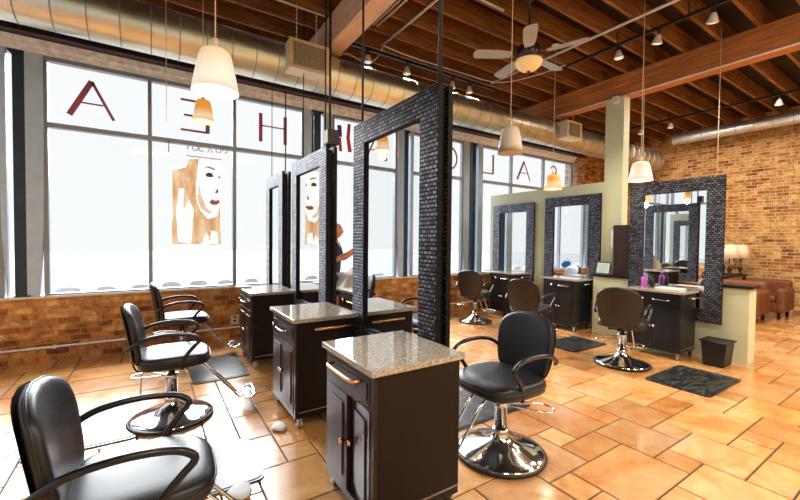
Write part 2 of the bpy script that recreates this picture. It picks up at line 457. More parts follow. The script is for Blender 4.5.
# jamb panels beside the columns, tapering towards the sill
def jamb(xa, xb, side):
    global n
    t = .05
    if side > 0: poly = [(xa,.79),(xb-t,.79),(xb-t*.2,1.6),(xb,2.6),(xb,3.66),(xa,3.66)]
    else: poly = [(xa+t,.79),(xb,.79),(xb,3.66),(xa,3.66),(xa,2.6),(xa+t*.2,1.6)]
    b = MB(); b.prism(poly, 'y', WY-.0, WY+.08); struct(b.build('trim_%d' % n, M['jamb'])); n += 1
for a in ((-1.24,-1.08,1),(2.10,2.22,-1),(2.44,2.60,1),(5.63,5.80,-1),(6.06,6.19,1),(-1.46,-1.40,-1)): jamb(*a)
def steel_column(x):
    global n
    b = MB(); y = WY+.075; z0 = .79
    b.box(x-.06, x+.06, y-.07, y-.055, z0, 3.785); b.box(x-.06, x+.06, y+.055, y+.07, z0, 3.785); b.box(x-.01, x+.01, y-.055, y+.055, z0, 3.785)
    b.box(x-.075, x+.075, y-.085, y+.085, z0, z0+.015)
    for s in (-1, 1): b.prism([(x+s*.06,3.60),(x+s*.18,3.74),(x+s*.18,3.785),(x+s*.06,3.785)], 'y', y-.07, y+.07)
    struct(b.build('trim_%d' % n, M['steel_dark'])); n += 1
for x in (-1.285, 2.33, 5.93): steel_column(x)
# left side: a second shop window round the corner
wallbox('wall_left', 'brick_low', X0-.24, X0, Y0, WY, 0, .78)
wallbox('wall_left_header', 'sage', X0-.24, X0, Y0, WY, 3.7, ZD)
root = struct(empty('window_5', (X0-.1, 1.4, .78)))
b = MB()
ys = [-3.4, -1.5, .4, 2.3, 4.2, 6.1]
for y in ys: b.box(-.04, .04, y-1.4-.04, y-1.4+.04, 0, 2.92)
b.box(-.045,.045, -4.8, 4.7, 0, .06); b.box(-.045,.045,-4.8,4.7,2.86,2.92); b.box(-.045,.045,-4.8,4.7,2.04,2.10)
b.build('window_frame', M['mull'], root)
for i in range(5):
    g = MB(); g.box(-.004,.004, ys[i]-1.4+.04, ys[i+1]-1.4-.04, .06, 2.86); g.build('window_pane', M['glass'], root)
# outside pavement
b = MB(); b.box(-40, 40, WY+.3, 60, -.3, -.2); struct(b.build('ground', M['concrete']))
b = MB(); b.box(-40, X0-.3, -30, WY+.3, -.3, -.2); struct(b.build('ground_side', M['concrete']))
# stones on the outer ledge behind the left windows
b = MB(); b.box(-3.2, 9.6, WY+.3, WY+.62,.68, .74); struct(b.build('trim_%d' % n, M['concrete'])); n += 1
first = None
for i in range(26):
    x = -.95 + i*.39 + random.uniform(-.03,.03)
    if x > 9.4: break
    if first is None:
        g = MB()
        g.grid(lambda u, v: Vector((.13*math.cos(2*PI*u)*math.sin(PI*v/2)**.7, .08*math.sin(2*PI*u)*math.sin(PI*v/2)**.7, .13*math.cos(PI*v/2)**.6)), 16, 6)
        o = first = g.build('ledge_stone', M['stone_out'])
    else: o = first.copy(); COL.objects.link(o)
    o.location = (x, WY+.45, .74); o.scale = (random.uniform(.85,1.1), 1, random.uniform(.75,1.05)); o.rotation_euler = (0,0,random.uniform(-.2,.2))
    tag(o, 'low grey rounded stone on the ledge outside the shop window', 'stone', 'stones on the outside ledge')

# low pipe and outlet on the brick under the windows
b = MB(); b.tube([(X0+.02, WY-.035, .17), (9.6, WY-.035, .17)], .014, 8)
for x in (-2.5,-1,.4,1.9,3.6,5.2,7.1,8.9): b.box(x-.012, x+.012, WY-.052, WY, .15, .19)
tag(b.build('wall_pipe', M['cornice']), 'thin pale pipe running along the foot of the low brick wall', 'pipe')
b = MB(); b.box(.97, 1.09, WY-.05, WY, .22, .36, .006); o = b.build('outlet_box', M['outlet'])
g = MB()
for z in (.26,.31): g.box(1.01,1.05,WY-.054,WY-.05,z,z+.025)
g.build('socket', M['plastic_black'], o)
tag(o, 'small white outlet box on the brick wall beside the farthest left cabinet', 'outlet')

# ------------------------------------------------------------------ window lettering (read from outside)
def stroke(b, pts, w0, w1=None, y0=WY+.040, y1=WY+.046):
    w1 = w1 if w1 is not None else w0
    P = [Vector((p[0], p[1])) for p in pts]; L = []; Rr = []
    for i, p in enumerate(P):
        t = (P[min(i+1, len(P)-1)]-P[max(i-1, 0)]).normalized(); nn = Vector((-t.y, t.x)); w = w0+(w1-w0)*i/(len(P)-1)
        L.append(p+nn*w/2); Rr.append(p-nn*w/2)
    for i in range(len(P)-1):
        b.prism([tuple(L[i]), tuple(Rr[i]), tuple(Rr[i+1]), tuple(L[i+1])], 'y', y0, y1)
def letter(name, parts, label, mat='maroon'):
    b = MB()
    for p in parts: stroke(b, *p)
    tag(b.build(name, M[mat]), label, 'letter', 'maroon letters on the shop window')
def arc(cx, cz, rx, rz, a0, a1, n=20): return [(cx+rx*math.cos(R(a0+(a1-a0)*i/n)), cz+rz*math.sin(R(a0+(a1-a0)*i/n))) for i in range(n+1)]
zt, zb = 3.46, 3.02
def A(x, w): return [([(x-w/2,zb-.01),(x,zt)], .062,.062), ([(x,zt),(x+w/2,zb-.01)], .034,.034), ([(x-w*.24,zb+.16),(x+w*.26,zb+.16)], .02)]
letter('window_letter', A(-.63,.44), 'maroon letter A on the leftmost upper window pane')
letter('window_letter', [([(.68,zt),(.68,zb)],.055),([(.34,zt-.01),(.68,zt-.01)],.03),([(.38,3.24),(.68,3.24)],.028),([(.34,zb+.01),(.68,zb+.01)],.03)], 'maroon reversed letter E behind the large white pendant')
letter('window_letter', [([(1.42,zt),(1.42,zb)],.055),([(1.80,zt),(1.80,zb)],.055),([(1.42,3.27),(1.80,3.27)],.02)], 'maroon letter H on the upper pane left of a dark column')
letter('window_letter', [([(3.95,zt),(3.95,zb)],.04),([(3.95,zb),(4.35,zt)],.05),([(4.35,zt),(4.35,zb)],.04)], 'maroon reversed letter N on an upper pane behind the large hanging mirror')
letter('window_letter', [(arc(5.25,3.25,.21,.23,0,360,36),.04)], 'round maroon letter O just right of the large hanging mirror')
letter('window_letter', [([(6.56,zt+.02),(6.56,zb+.02)],.055),([(6.24,zb+.03),(6.56,zb+.03)],.03)], 'maroon reversed letter L between a column and an unlit pendant')
letter('window_letter', A(7.63,.48), 'maroon letter A on the upper pane above the sage partition')
letter('window_letter', [(arc(8.80,3.37,.12,.11,160,-90,16),.034,.05),(arc(8.80,3.15,.13,.11,90,-110+360-360,0+16) if False else arc(8.80,3.15,.13,.11,90,290,16),.05,.034)], 'maroon reversed letter S above the small amber pendant')
b = MB(); stroke(b, [(2.74,3.5),(2.76,3.3)], .08, .07); tagp = b
o = empty('window_logo', (0,0,0)); 
p = b.build('purple_stroke', M['purple_v'], o); p['label'] = 'purple upper stroke'
b = MB(); stroke(b, [(2.75,3.29),(2.77,3.05)], .05, .06); stroke(b, [(2.60,3.2),(2.62,3.0)], .03,.04); b.build('red_stroke', M['red_v'], o)
b = MB(); stroke(b, [(2.93,3.55),(2.91,3.3),(2.95,3.06)], .06, .075); b.build('comb_stroke', M['red_v'], o)
tag(o, 'purple and red vertical strokes painted on glass between two hanging mirrors', 'window logo')

# poster of a woman's face hung on the glass
def translucent(name, col, dark=None):
    t = NT(name); t.t.nodes.remove(t.b); v = t.coord(None, (3,3,1.2)); f = t.noise(v, 3, 5, .6)
    c = lin(col); d = lin(dark or tuple(max(0, x-25) for x in col))
    r = t.ramp(f, [(.3, d), (.65, c)])
    tl = t.n('ShaderNodeBsdfTranslucent'); df = t.n('ShaderNodeBsdfDiffuse'); mx = t.n('ShaderNodeMixShader'); mx.inputs[0].default_value = .25
    t.l(r, tl.inputs[0]); t.l(r, df.inputs[0]); t.l(tl.outputs[0], mx.inputs[1]); t.l(df.outputs[0], mx.inputs[2]); t.l(mx.outputs[0], t.out.inputs[0]); return t.m
M['p_shade'] = translucent('poster_cheek_shade', (196,182,168), (188,170,150)); M['p_paper'] = translucent('poster_paper', (206,205,204), (198,195,192)); M['p_hair'] = translucent('poster_sepia_hair', (198,184,166), (178,148,112))
M['p_skin'] = translucent('poster_pale_skin', (210,208,206), (202,197,190)); M['p_line'] = translucent('poster_dark_line', (112,98,86)); M['p_lip'] = translucent('poster_lips', (160,124,104))
px0, px1, pz0, pz1 = .22, .86, 1.40, 2.66
o = empty('window_poster', (0, WY+.03, 0))
LAY = [('p_hair', [(.23,1.42),(.24,2.44),(.40,2.50),(.44,2.62),(.58,2.64),(.55,2.45),(.52,2.25),(.53,2.05),(.58,1.90),(.68,1.78),(.80,1.82),(.84,2.0),(.85,1.42),(.72,1.40),(.66,1.60),(.60,1.42)]),
 ('p_skin', [(.56,2.62),(.80,2.60),(.85,2.35),(.84,2.1),(.80,1.90),(.72,1.82),(.62,1.88),(.55,2.05),(.53,2.3)]),
 ('p_skin', [(.30,1.45),(.28,1.9),(.32,2.2),(.38,2.2),(.37,1.9),(.44,2.05),(.50,1.9),(.46,1.42)]),
 ('p_shade', [(.56,2.3),(.60,2.1),(.66,1.95),(.74,1.88),(.70,1.85),(.60,1.92),(.55,2.05)]), ('p_skin', [(.70,1.42),(.72,1.62),(.80,1.60),(.82,1.42)]),
 ('p_line', [(.64,2.42),(.68,2.46),(.73,2.45),(.76,2.41),(.72,2.39),(.67,2.39)]), ('p_line', [(.815,2.40),(.83,2.43),(.845,2.40),(.83,2.38)]),
 ('p_line', [(.62,2.51),(.68,2.55),(.77,2.52),(.77,2.50),(.68,2.53)]), ('p_line', [(.76,2.18),(.80,2.16),(.82,2.19),(.80,2.25),(.79,2.19)]),
 ('p_lip', [(.70,2.03),(.74,2.07),(.78,2.05),(.82,2.07),(.84,2.03),(.78,1.99),(.73,2.0)])]
def inside(x, z, P):
    r = False; j = len(P)-1
    for i in range(len(P)):
        if (P[i][1] > z) != (P[j][1] > z) and x < (P[j][0]-P[i][0])*(z-P[i][1])/(P[j][1]-P[i][1])+P[i][0]: r = not r
        j = i
    return r
names = ['p_paper','p_hair','p_skin','p_line','p_lip','p_shade']
bm = bmesh.new(); nx, nz = 72, 142; G = {}
def gv(i, k):
    if (i, k) not in G: G[i, k] = bm.verts.new((px0+(px1-px0)*i/nx, 0, pz0+(pz1-pz0)*k/nz))
    return G[i, k]
for i in range(nx):
    for k in range(nz):
        x = px0+(px1-px0)*(i+.5)/nx; z = pz0+(pz1-pz0)*(k+.5)/nz
        if x < px0+.2 and z > pz1-.14: continue
        m = 'p_paper'
        for q, P_ in LAY:
            if inside(x, z, P_): m = q
        fc = bm.faces.new((gv(i,k), gv(i+1,k), gv(i+1,k+1), gv(i,k+1))); fc.material_index = names.index(m)
me = bpy.data.meshes.new('poster_sheet'); bm.to_mesh(me); bm.free()
sh = link('poster_sheet', me, [M[q] for q in names], o); so = sh.modifiers.new('thickness', 'SOLIDIFY'); so.thickness = .0006
b = MB(); b.box(px0+.19, px1, -.004, .004, pz1, pz1+.012); b.build('poster_rail', M['white_paint'], o)
tag(o, "pale sepia poster of a woman's face hung on the window glass", 'poster')
b = MB()
for pts in ([(.44,2.83),(.42,2.76)],arc(.52,2.79,.035,.035,0,360,12),arc(.60,2.79,.035,.035,40,320,12),[(.68,2.75),(.71,2.83),(.74,2.75)],[(.79,2.83),(.79,2.77),(.85,2.77),(.85,2.83)],arc(.91,2.80,.03,.03,-90,200,12)):
    stroke(b, pts, .012)
tag(b.build('window_lettering', M['grey_v']), 'faint grey reversed lettering on the glass above the sepia poster', 'lettering')
b = MB(); b.box(.19,.20,WY-.01,WY-.004,2.68,2.83); tag(b.build('window_clip', M['plastic_black']), 'tiny dark clip hanging under the transom bar beside the poster', 'clip')

# ------------------------------------------------------------------ ducts
def duct(name, p0, p1, r, label, ribs):
    d = Vector(p1)-Vector(p0); L = d.length; ax = 'X' if abs(d.x) > abs(d.y) else 'Y'
    rot = Matrix.Rotation(PI/2, 4, 'Y') if ax == 'X' else Matrix.Rotation(-PI/2, 4, 'X')
    b = MB(); b.lathe([(0,0),(r*.985,0)], 48, rot, smooth=False); b.lathe([(r*.985,0),(r,.004),(r,L-.004),(r*.985,L)], 48, rot); b.lathe([(r*.985,L),(0,L)], 48, rot, smooth=False)
    z = ribs
    while z < L-.02:
        b.lathe([(r-.001,z-.006),(r+.004,z-.004),(r+.004,z+.004),(r-.001,z+.006)], 48, rot, mi=1, smooth=False); z += ribs
    o = b.build(name, [M['duct'], M['mull']]); o.location = p0
    tag(o, label, 'air duct'); return o
duct('air_duct', (X0+.05,4.75,3.65), (11.05,4.75,3.65), .235, 'large round metal air duct running above the shop windows', .25)
dd = duct('air_duct', (10.72,Y0+.1,4.03), (10.72,4.2,4.03), .125, 'slim round metal duct along the right brick wall', .30)
dd.data.materials[0] = plain('galvanised_metal', (214,218,226), .35, .8)
def vent(x0, x1, z0, z1, label):
    xc, y = (x0+x1)/2, 4.36
    o = empty('air_vent', (xc, y, z0))
    w, h = (x1-x0)/2, z1-z0
    b = MB(); b.box(-w, w, 0, .22, 0, h, .004); c = b.build('vent_box', M['white_paint'], o)
    b = MB(); t = .035
    for d in ((-w-.01,w+.01,-.014,0,0,t),(-w-.01,w+.01,-.014,0,h-t,h),(-w-.01,-w+t,-.014,0,t,h-t),(w-t,w+.01,-.014,0,t,h-t)): b.box(*d)
    b.build('vent_frame', M['beige_grille'], o)
    b = MB()
    k = -w+t
    while k < w-t: b.box(k, k+.006, -.010, -.004, t, h-t); k += .022
    k = t
    while k < h-t: b.box(-w+t, w-t, -.012, -.006, k, k+.006); k += .022
    b.build('vent_grille', M['grille_dark'], o)
    for k in (-.12, .12):
        b = MB(); b.tube([(k,.10,h),(k,.10,ZJ-z0)], .004, 6)
        for q in range(8): b.lathe([(.008,-.006),(.011,0),(.008,.006)], 8, Matrix.Translation((k,.10,h+.03+q*(ZJ-z0-h-.05)/8)))
        b.build('hanging_chain', M['conduit'], o)
    tag(o, label, 'air vent')
vent(1.32, 1.78, 3.47, 3.80, 'beige air vent box on the duct left of the pale timber beam')
vent(6.60, 7.05, 3.50, 3.82, 'beige air vent box on the duct beyond the second timber beam')

# ------------------------------------------------------------------ ceiling conduits, track rails, spots
def rod(name, pts, r, mat, label, cat, grp=None):
    b = MB(); b.tube(pts, r, 8); return tag(b.build(name, M[mat]), label, cat, grp)
rod('conduit', [(2.72,4.68,4.235),(2.72,2.4,4.235),(2.72,-1,4.235)], .016, 'conduit', 'pale conduit running from the duct towards the viewer beside the pale beam', 'conduit')
rod('conduit', [(4.93,4.72,4.235),(4.95,2.4,4.235),(4.99,-1,4.235)], .018, 'conduit', 'pale straight conduit passing just behind the ceiling fan', 'conduit')
rod('conduit', [(X0+.1,4.47,4.235),(.6,4.47,4.235),(1.78,4.47,4.235)], .014, 'conduit', 'blue-grey conduit above the left part of the duct', 'conduit')
rod('conduit', [(2.36,4.30,4.235),(2.38,3.3,4.235),(2.42,1,4.235)], .012, 'conduit', 'left rod of the close conduit pair right of the pale beam', 'conduit')
rod('conduit', [(2.42,4.30,4.235),(2.44,3.3,4.235),(2.48,1,4.235)], .012, 'conduit', 'right rod of the close conduit pair right of the pale beam', 'conduit')
rod('conduit', [(2.2,3.17,4.235),(3.2,3.17,4.235),(3.5,3.17,4.235)], .013, 'conduit', 'short pale conduit leading to the ceiling fan mount', 'conduit')
rod('conduit', [(6.44,WY-.5,3.89),(6.44,3,3.89),(6.44,-1,3.89)], .013, 'conduit', 'thin white conduit along the lower edge of the brown timber beam', 'conduit')
rod('wire', smooth_path([(2.72,4.66,4.23),(3.2,4.66,4.2),(4.2,4.64,4.2),(4.75,4.62,4.2),(5.0,4.40,4.17),(5.12,3.9,4.14),(5.14,3.42,4.12)], 5), .008, 'conduit', 'grey flexible cable curving from one lighting track to the other', 'cable')
rod('wire', smooth_path([(2.08,4.80,3.95),(2.25,4.79,4.04),(2.45,4.79,3.99),(2.66,4.77,4.06),(2.72,4.66,4.2)], 5), .006, 'cord', 'loose cream wire drooping between the pale beam and the first spotlight', 'cable')
def box_track(p0, p1, label):
    b = MB(); x0,y0,z = p0; x1,y1,_ = p1
    b.box(min(x0,x1)-.018, max(x0,x1)+.018, min(y0,y1)-.018, max(y0,y1)+.018, z-.015, z+.02)
    d = 'x' if abs(x1-x0) > abs(y1-y0) else 'y'
    k = 0
    L = abs(x1-x0) if d == 'x' else abs(y1-y0)
    while k <= L:
        cx, cy = (min(x0,x1)+k, y0) if d == 'x' else (x0, min(y0,y1)+k)
        b.box(cx-.006, cx+.006, cy-.006, cy+.006, z+.02, ZJ); k += .8
    return tag(b.build('lighting_track', M['cable']), label, 'track light rail')
box_track((2.2,4.70,4.13),(4.95,4.70,4.13), 'black lighting track hung parallel to the duct')
box_track((5.15,3.42,4.10),(5.15,-.5,4.10), 'black lighting track running towards the viewer right of the ceiling fan')
box_track((9.2,5.6,4.12),(9.2,0.5,4.12), 'black lighting track beyond the brown timber beam near the right wall')
def spot_proto():
    o = empty('track_spotlight')
    b = MB(); b.tube([(0,0,0),(0,0,-.06)], .016, 10); b.box(-.03,.03,-.014,.014,-.012,.0); b.build('stem', M['plastic_black'], o)
    b = MB(); b.lathe([(0,-.055),(.018,-.055),(.03,-.075),(.045,-.12),(.058,-.15),(.058,-.158),(.05,-.158)], 20); b.build('lamp_body', M['white_paint'], o)
    b = MB(); b.lathe([(0,-.150),(.052,-.150),(.048,-.162),(.02,-.168),(0,-.17)], 20); b.build('bulb_lens', M['lens'], o)
    return o
sp = spot_proto()
SPOTS = [((2.50,4.70,4.115), .1, .1, 'white spotlight bulb on the window-side track, nearest the pale beam'),
 ((3.16,4.70,4.115), .1, .0, 'second white spotlight from the pale beam on the window-side track'),
 ((4.05,4.70,4.115), .3, .0, 'small spotlight above the top of the large hanging mirror'),
 ((4.40,4.70,4.115), .1, .1, 'last spotlight on the window-side track, right of the large hanging mirror'),
 ((5.15,2.68,4.085), .0, .1, 'white spotlight right of the ceiling fan just left of the brown beam'),
 ((5.15,2.20,4.085), .5, .3, 'tilted spotlight beside the pale conduit near the top of the view'),
 ((5.15,1.66,4.085), .5, .6, 'round-faced spotlight turned to the viewer at the top right'),
 ((9.2,4.24,4.10), .2, .0, 'bright spotlight behind the green post near the brick wall'),
 ((9.2,3.66,4.10), .3, .2, 'small spotlight between the last joists and the right brick wall'),
 ((9.2,2.0,4.10), .2, .3, 'spotlight above the slim duct at the right edge')]
for i, (loc, tx, ty, lab) in enumerate(SPOTS):
    s = sp if i == 0 else copy_tree(sp)
    s.location = loc; s.rotation_euler = (tx*.5, -ty*.6, 0)
    tag(s, lab, 'spotlight', 'track spotlights')
# extra lamp on a bare bulb holder near pale beam end
# ceiling fan
o = empty('ceiling_fan', (3.54, 2.83, ZJ+.0))
b = MB(); b.lathe([(0,0),(.07,0),(.065,-.05),(.02,-.08),(.013,-.085),(.013,-.50),(.03,-.51),(.05,-.54),(.105,-.57),(.125,-.60),(.125,-.68),(.10,-.72),(.06,-.73),(0,-.73)], 28)
b.build('fan_motor', M['bronze'], o)
b = MB(); b.lathe([(.06,-.72),(.145,-.735),(.15,-.75),(.135,-.79),(.09,-.83),(.03,-.85),(0,-.852)], 28); b.build('light_bowl', M['fan_bowl'], o)
b = MB(); b.lathe([(0,-.848),(.02,-.85),(.015,-.875),(0,-.88)], 12); b.build('finial', M['bronze'], o)
for k in range(5):
    a = R(4+72*k)
    Mx = Matrix.Rotation(a, 4, 'Z') @ Matrix.Translation((0,0,-.67)) @ Matrix.Rotation(R(11), 4, 'X')
    b = MB(); b.prism([(.20,-.05),(.34,-.068),(.56,-.072),(.605,-.06),(.62,-.02),(.62,.02),(.605,.06),(.56,.072),(.34,.068),(.20,.05)], 'z', -.004, .004, Mx)
    bl = b.build('fan_blade', M['fan_blade'], o)
    b = MB(); b.box(.10,.28,-.018,.018,.004,.014,0,Mx); b.box(.22,.27,-.04,.04,.004,.010,0,Mx); b.build('blade_bracket', M['bronze'], bl)
tag(o, 'five-bladed grey ceiling fan with a bronze motor and amber glass bowl', 'ceiling fan')

# ------------------------------------------------------------------ pendant lamps
def pendant(x, y, zb, w, h, kind, label, zc=ZJ):
    o = empty('pendant_lamp', (x, y, zb))
    b = MB(); r = w/2; rt = r*.56
    prof = [(r*.97,.004),(r,0)]
    for t, q in ((.3,.90),(.6,.79),(.82,.70),(.93,.60)): prof.append((r*q, h*t))
    prof += [(r*.42,h*.985),(r*.12,h),(0,h)]
    inn = [(max(0,a-.005), c-.004) for a, c in prof[1:]]
    b.lathe([(r*.96,.006)]+prof[1:], 36)
    b.build('glass_shade', M[kind], o)
    b = MB(); b.lathe([(0,h-.005),(.016,h-.005),(.014,h+.05),(.004,h+.06),(.0,h+.06)], 12); b.build('lamp_cap', M['cord'], o)
    b = MB(); b.tube([(0,0,h+.05),(0,0,zc-zb)], .0035, 6); b.build('cord', M['cord'], o)
    b = MB(); b.lathe([(0,zc-zb-.025),(.05,zc-zb-.02),(.055,zc-zb)], 16); b.build('ceiling_canopy', M['white_paint'], o)
    tag(o, label, 'pendant lamp', 'frosted glass pendant lamps')
    if kind != 'shade_off':
        l = bpy.data.lights.new('bulb', 'POINT'); l.energy = 7; l.color = (1,.82,.6); l.shadow_soft_size = .05
        lo = bpy.data.objects.new('bulb', l); COL.objects.link(lo); lo.parent = o; lo.location = (0,0,-.06)
    return o
pendant(.27, 2.13, 2.235, .22, .215, 'shade_white', 'large nearest pendant with a glowing white shade, in front of the duct')
pendant(.43, 4.26, 2.655, .20, .22, 'shade_amber', 'small amber pendant hanging just below and left of the large white one')
pendant(2.64, 2.29, 2.275, .22, .235, 'shade_off', 'unlit grey-white pendant right of the large hanging mirror')
pendant(4.75, 3.34, 2.245, .25, .21, 'shade_amber', 'small amber pendant above the top edge of the sage partition')
pendant(4.45, 2.05, 2.175, .24, .205, 'shade_white', 'glowing white pendant just left of the right hanging mirror')
rod('hanging_wire', [(.86,5.2,ZJ-.01),(.86,5.2,2.2)] and [(.12,4.35,ZJ),(.12,4.35,2.62)], .003, 'cord', 'thin cream wire hanging to the left of the small amber pendant', 'wire')

# ------------------------------------------------------------------ mirrors
def frame_mesh(w, h, st, tp, t, parent, mat='weave', name='woven_frame', x=0):
    b = MB()
    # sloped profile ring: centred y, z from 0
    o4 = [(-w/2,0),(w/2,0),(w/2,h),(-w/2,h)]; i4 = [(-w/2+st,tp),(w/2-st,tp),(w/2-st,h-tp),(-w/2+st,h-tp)]
    def ring(pts, xx): return [b.bm.verts.new((xx, p[0], p[1])) for p in pts]
    ob, of, inf, ib = ring(o4, x), ring(o4, x-t), ring(i4, x-t), ring(i4, x-.004 if t > 0 else x+.004)
    of2 = of
    for a, c in ((ob, of), (of, inf), (inf, ib), (ib, ob)):
        for k in range(4): b.bm.faces.new((a[k], a[(k+1)%4], c[(k+1)%4], c[k]))
    bmesh.ops.recalc_face_normals(b.bm, faces=b.bm.faces)
    me = bpy.data.meshes.new(name); 
    for f in b.bm.faces:
        # outer and inner edges are plain black
        if abs(f.normal.x) < .5: f.material_index = 1
    b.bm.to_mesh(me); b.bm.free()
    return link(name, me, [M[mat], M['mirror_black']], parent)
def hanging_mirror(x, y0, y1, z0, z1, label, double=True, rz=0, st=.185, tp=.175, cables=(), group='woven-framed salon mirrors'):
    o = empty('framed_mirror', (x, (y0+y1)/2, z0), R(rz)); w, h = y1-y0, z1-z0
    frame_mesh(w, h, st, tp, .035, o)
    b = MB(); b.box(-.010,-.002,-w/2+st-.005,w/2-st+.005,tp-.005,h-tp+.005); b.build('mirror_glass', M['mirror'], o)
    if double:
        b = MB(); b.box(0,.045,-w/2+.03,w/2-.03,.03,h-.03); b.build('backing', M['mirror_black'], o)
        frame_mesh(w, h, st, tp, -.035, o, x=.05)
        b = MB(); b.box(.052,.060,-w/2+st-.005,w/2-st+.005,tp-.005,h-tp+.005); b.build('mirror_glass', M['mirror'], o)
    else:
        b = MB(); b.box(0,.012,-w/2+.01,w/2-.01,.01,h-.01); b.build('backing', M['mirror_black'], o)
    for (cy, r, m) in cables:
        b = MB(); b.tube([(.02,cy-(y0+y1)/2,h-.01),(.02,cy-(y0+y1)/2,ZJ-z0)], r, 8); b.build('hanging_cable', M[m], o)
    tag(o, label, 'mirror', group); return o
hanging_mirror(1.5, 1.845, 2.985, .60, 2.475, 'large nearest woven-framed mirror hanging behind the front cabinet', rz=.7, cables=((1.90,.013,'cable'),(2.93,.010,'cable')))
hm = hanging_mirror(1.5, 3.62, 4.75, .60, 2.445, 'middle woven-framed mirror of the three hung in the left row', cables=((3.66,.012,'cable'),(3.78,.008,'cable'),(4.47,.006,'cable')))
hanging_mirror(1.5, 5.16, 6.02, .60, 2.42, 'farthest woven-framed mirror of the left row, closest to the windows', cables=((5.2,.008,'cable'),(5.9,.006,'cable')))
b = MB(); b.box(1.46,1.58,3.56,3.655,2.452,2.60,.004); o = b.build('transformer_box', M['plastic_black'])
b = MB(); b.box(1.455,1.46,3.565,3.65,2.465,2.595); b.build('front_plate', M['white_paint'], o)
tag(o, 'small black box on the top corner of the middle hanging mirror', 'transformer')
hanging_mirror(6.42, 3.557, 4.653, .50, 2.34, 'woven-framed mirror on the sage partition next to the green post', False)
hanging_mirror(6.42, 4.906, 5.985, .50, 2.29, 'woven-framed mirror on the sage partition closest to the windows', False)
hanging_mirror(6.11, 1.796, 2.936, .46, 2.377, 'woven-framed mirror hung before the low wall in front of the tan brick', False, st=.19, tp=.175, cables=((1.9,.004,'cord'),(2.8,.004,'cord')))

# ------------------------------------------------------------------ partition, half wall, post
o = MB().box(6.44, 6.62, 3.54, WY-.02, 0, 2.53).build('wall_partition', M['sage']); struct(o)
o = MB().box(6.16, 6.42, 1.55, 3.53, 0, .94).build('wall_half', M['sage']); struct(o)
o = MB().box(6.13, 6.45, 1.52, 3.53, .94, .98, .004).build('trim_%d' % n, M['espresso']); struct(o); n += 1
b = MB(); b.box(6.44, 6.62, 3.24, 3.54, 0, 3.9); struct(b.build('wall_post', M['sage']))
b = MB(); b.box(6.36,6.44,3.30,3.40,3.80,3.90,.004); tag(b.build('junction_box', M['conduit']), 'small grey junction box where the green post meets the brown beam', 'junction box')
# items on the ledge
o = empty('picture_frame', (6.22, 3.42, .98), R(-8))
Mt = Matrix.Rotation(R(12), 4, 'Y')
b = MB()
for d in ((0,.018,-.13,.13,0,.018),(0,.018,-.13,.13,.19,.208),(0,.018,-.13,-.115,.018,.19),(0,.018,.115,.13,.018,.19)): b.box(*d, 0, Mt)
b.build('frame', M['plastic_brown'], o)
b = MB(); b.box(.004,.012,-.116,.116,.016,.192,0,Mt); pp = b.build('certificate', M['paper'], o)
b = MB()
for k in range(6): b.box(.0025,.004,-.08+.01*(k%2),.08-.012*(k%3),.045+.022*k,.050+.022*k,0,Mt)
b.build('printed_lines', M['grey_v'], pp)
tag(o, 'small framed certificate leaning on the half wall ledge', 'picture frame')
o = empty('dark_panel', (6.24, 3.12, .98), R(0))
b = MB(); b.prism([(0,0),(.11,0),(.06,.80),(-.02,.80)], 'y', -.15, .13); b.build('panel_body', M['plastic_brown'], o)
b = MB(); b.tube([(-.012,.145,.02),(-.026,.145,.76)], .008, 6); b.box(-.04,-.02,.125,.15,.74,.78); b.build('side_trim', M['steel'], o)
tag(o, 'tall dark brown box standing on the half wall ledge beside the certificate', 'box')

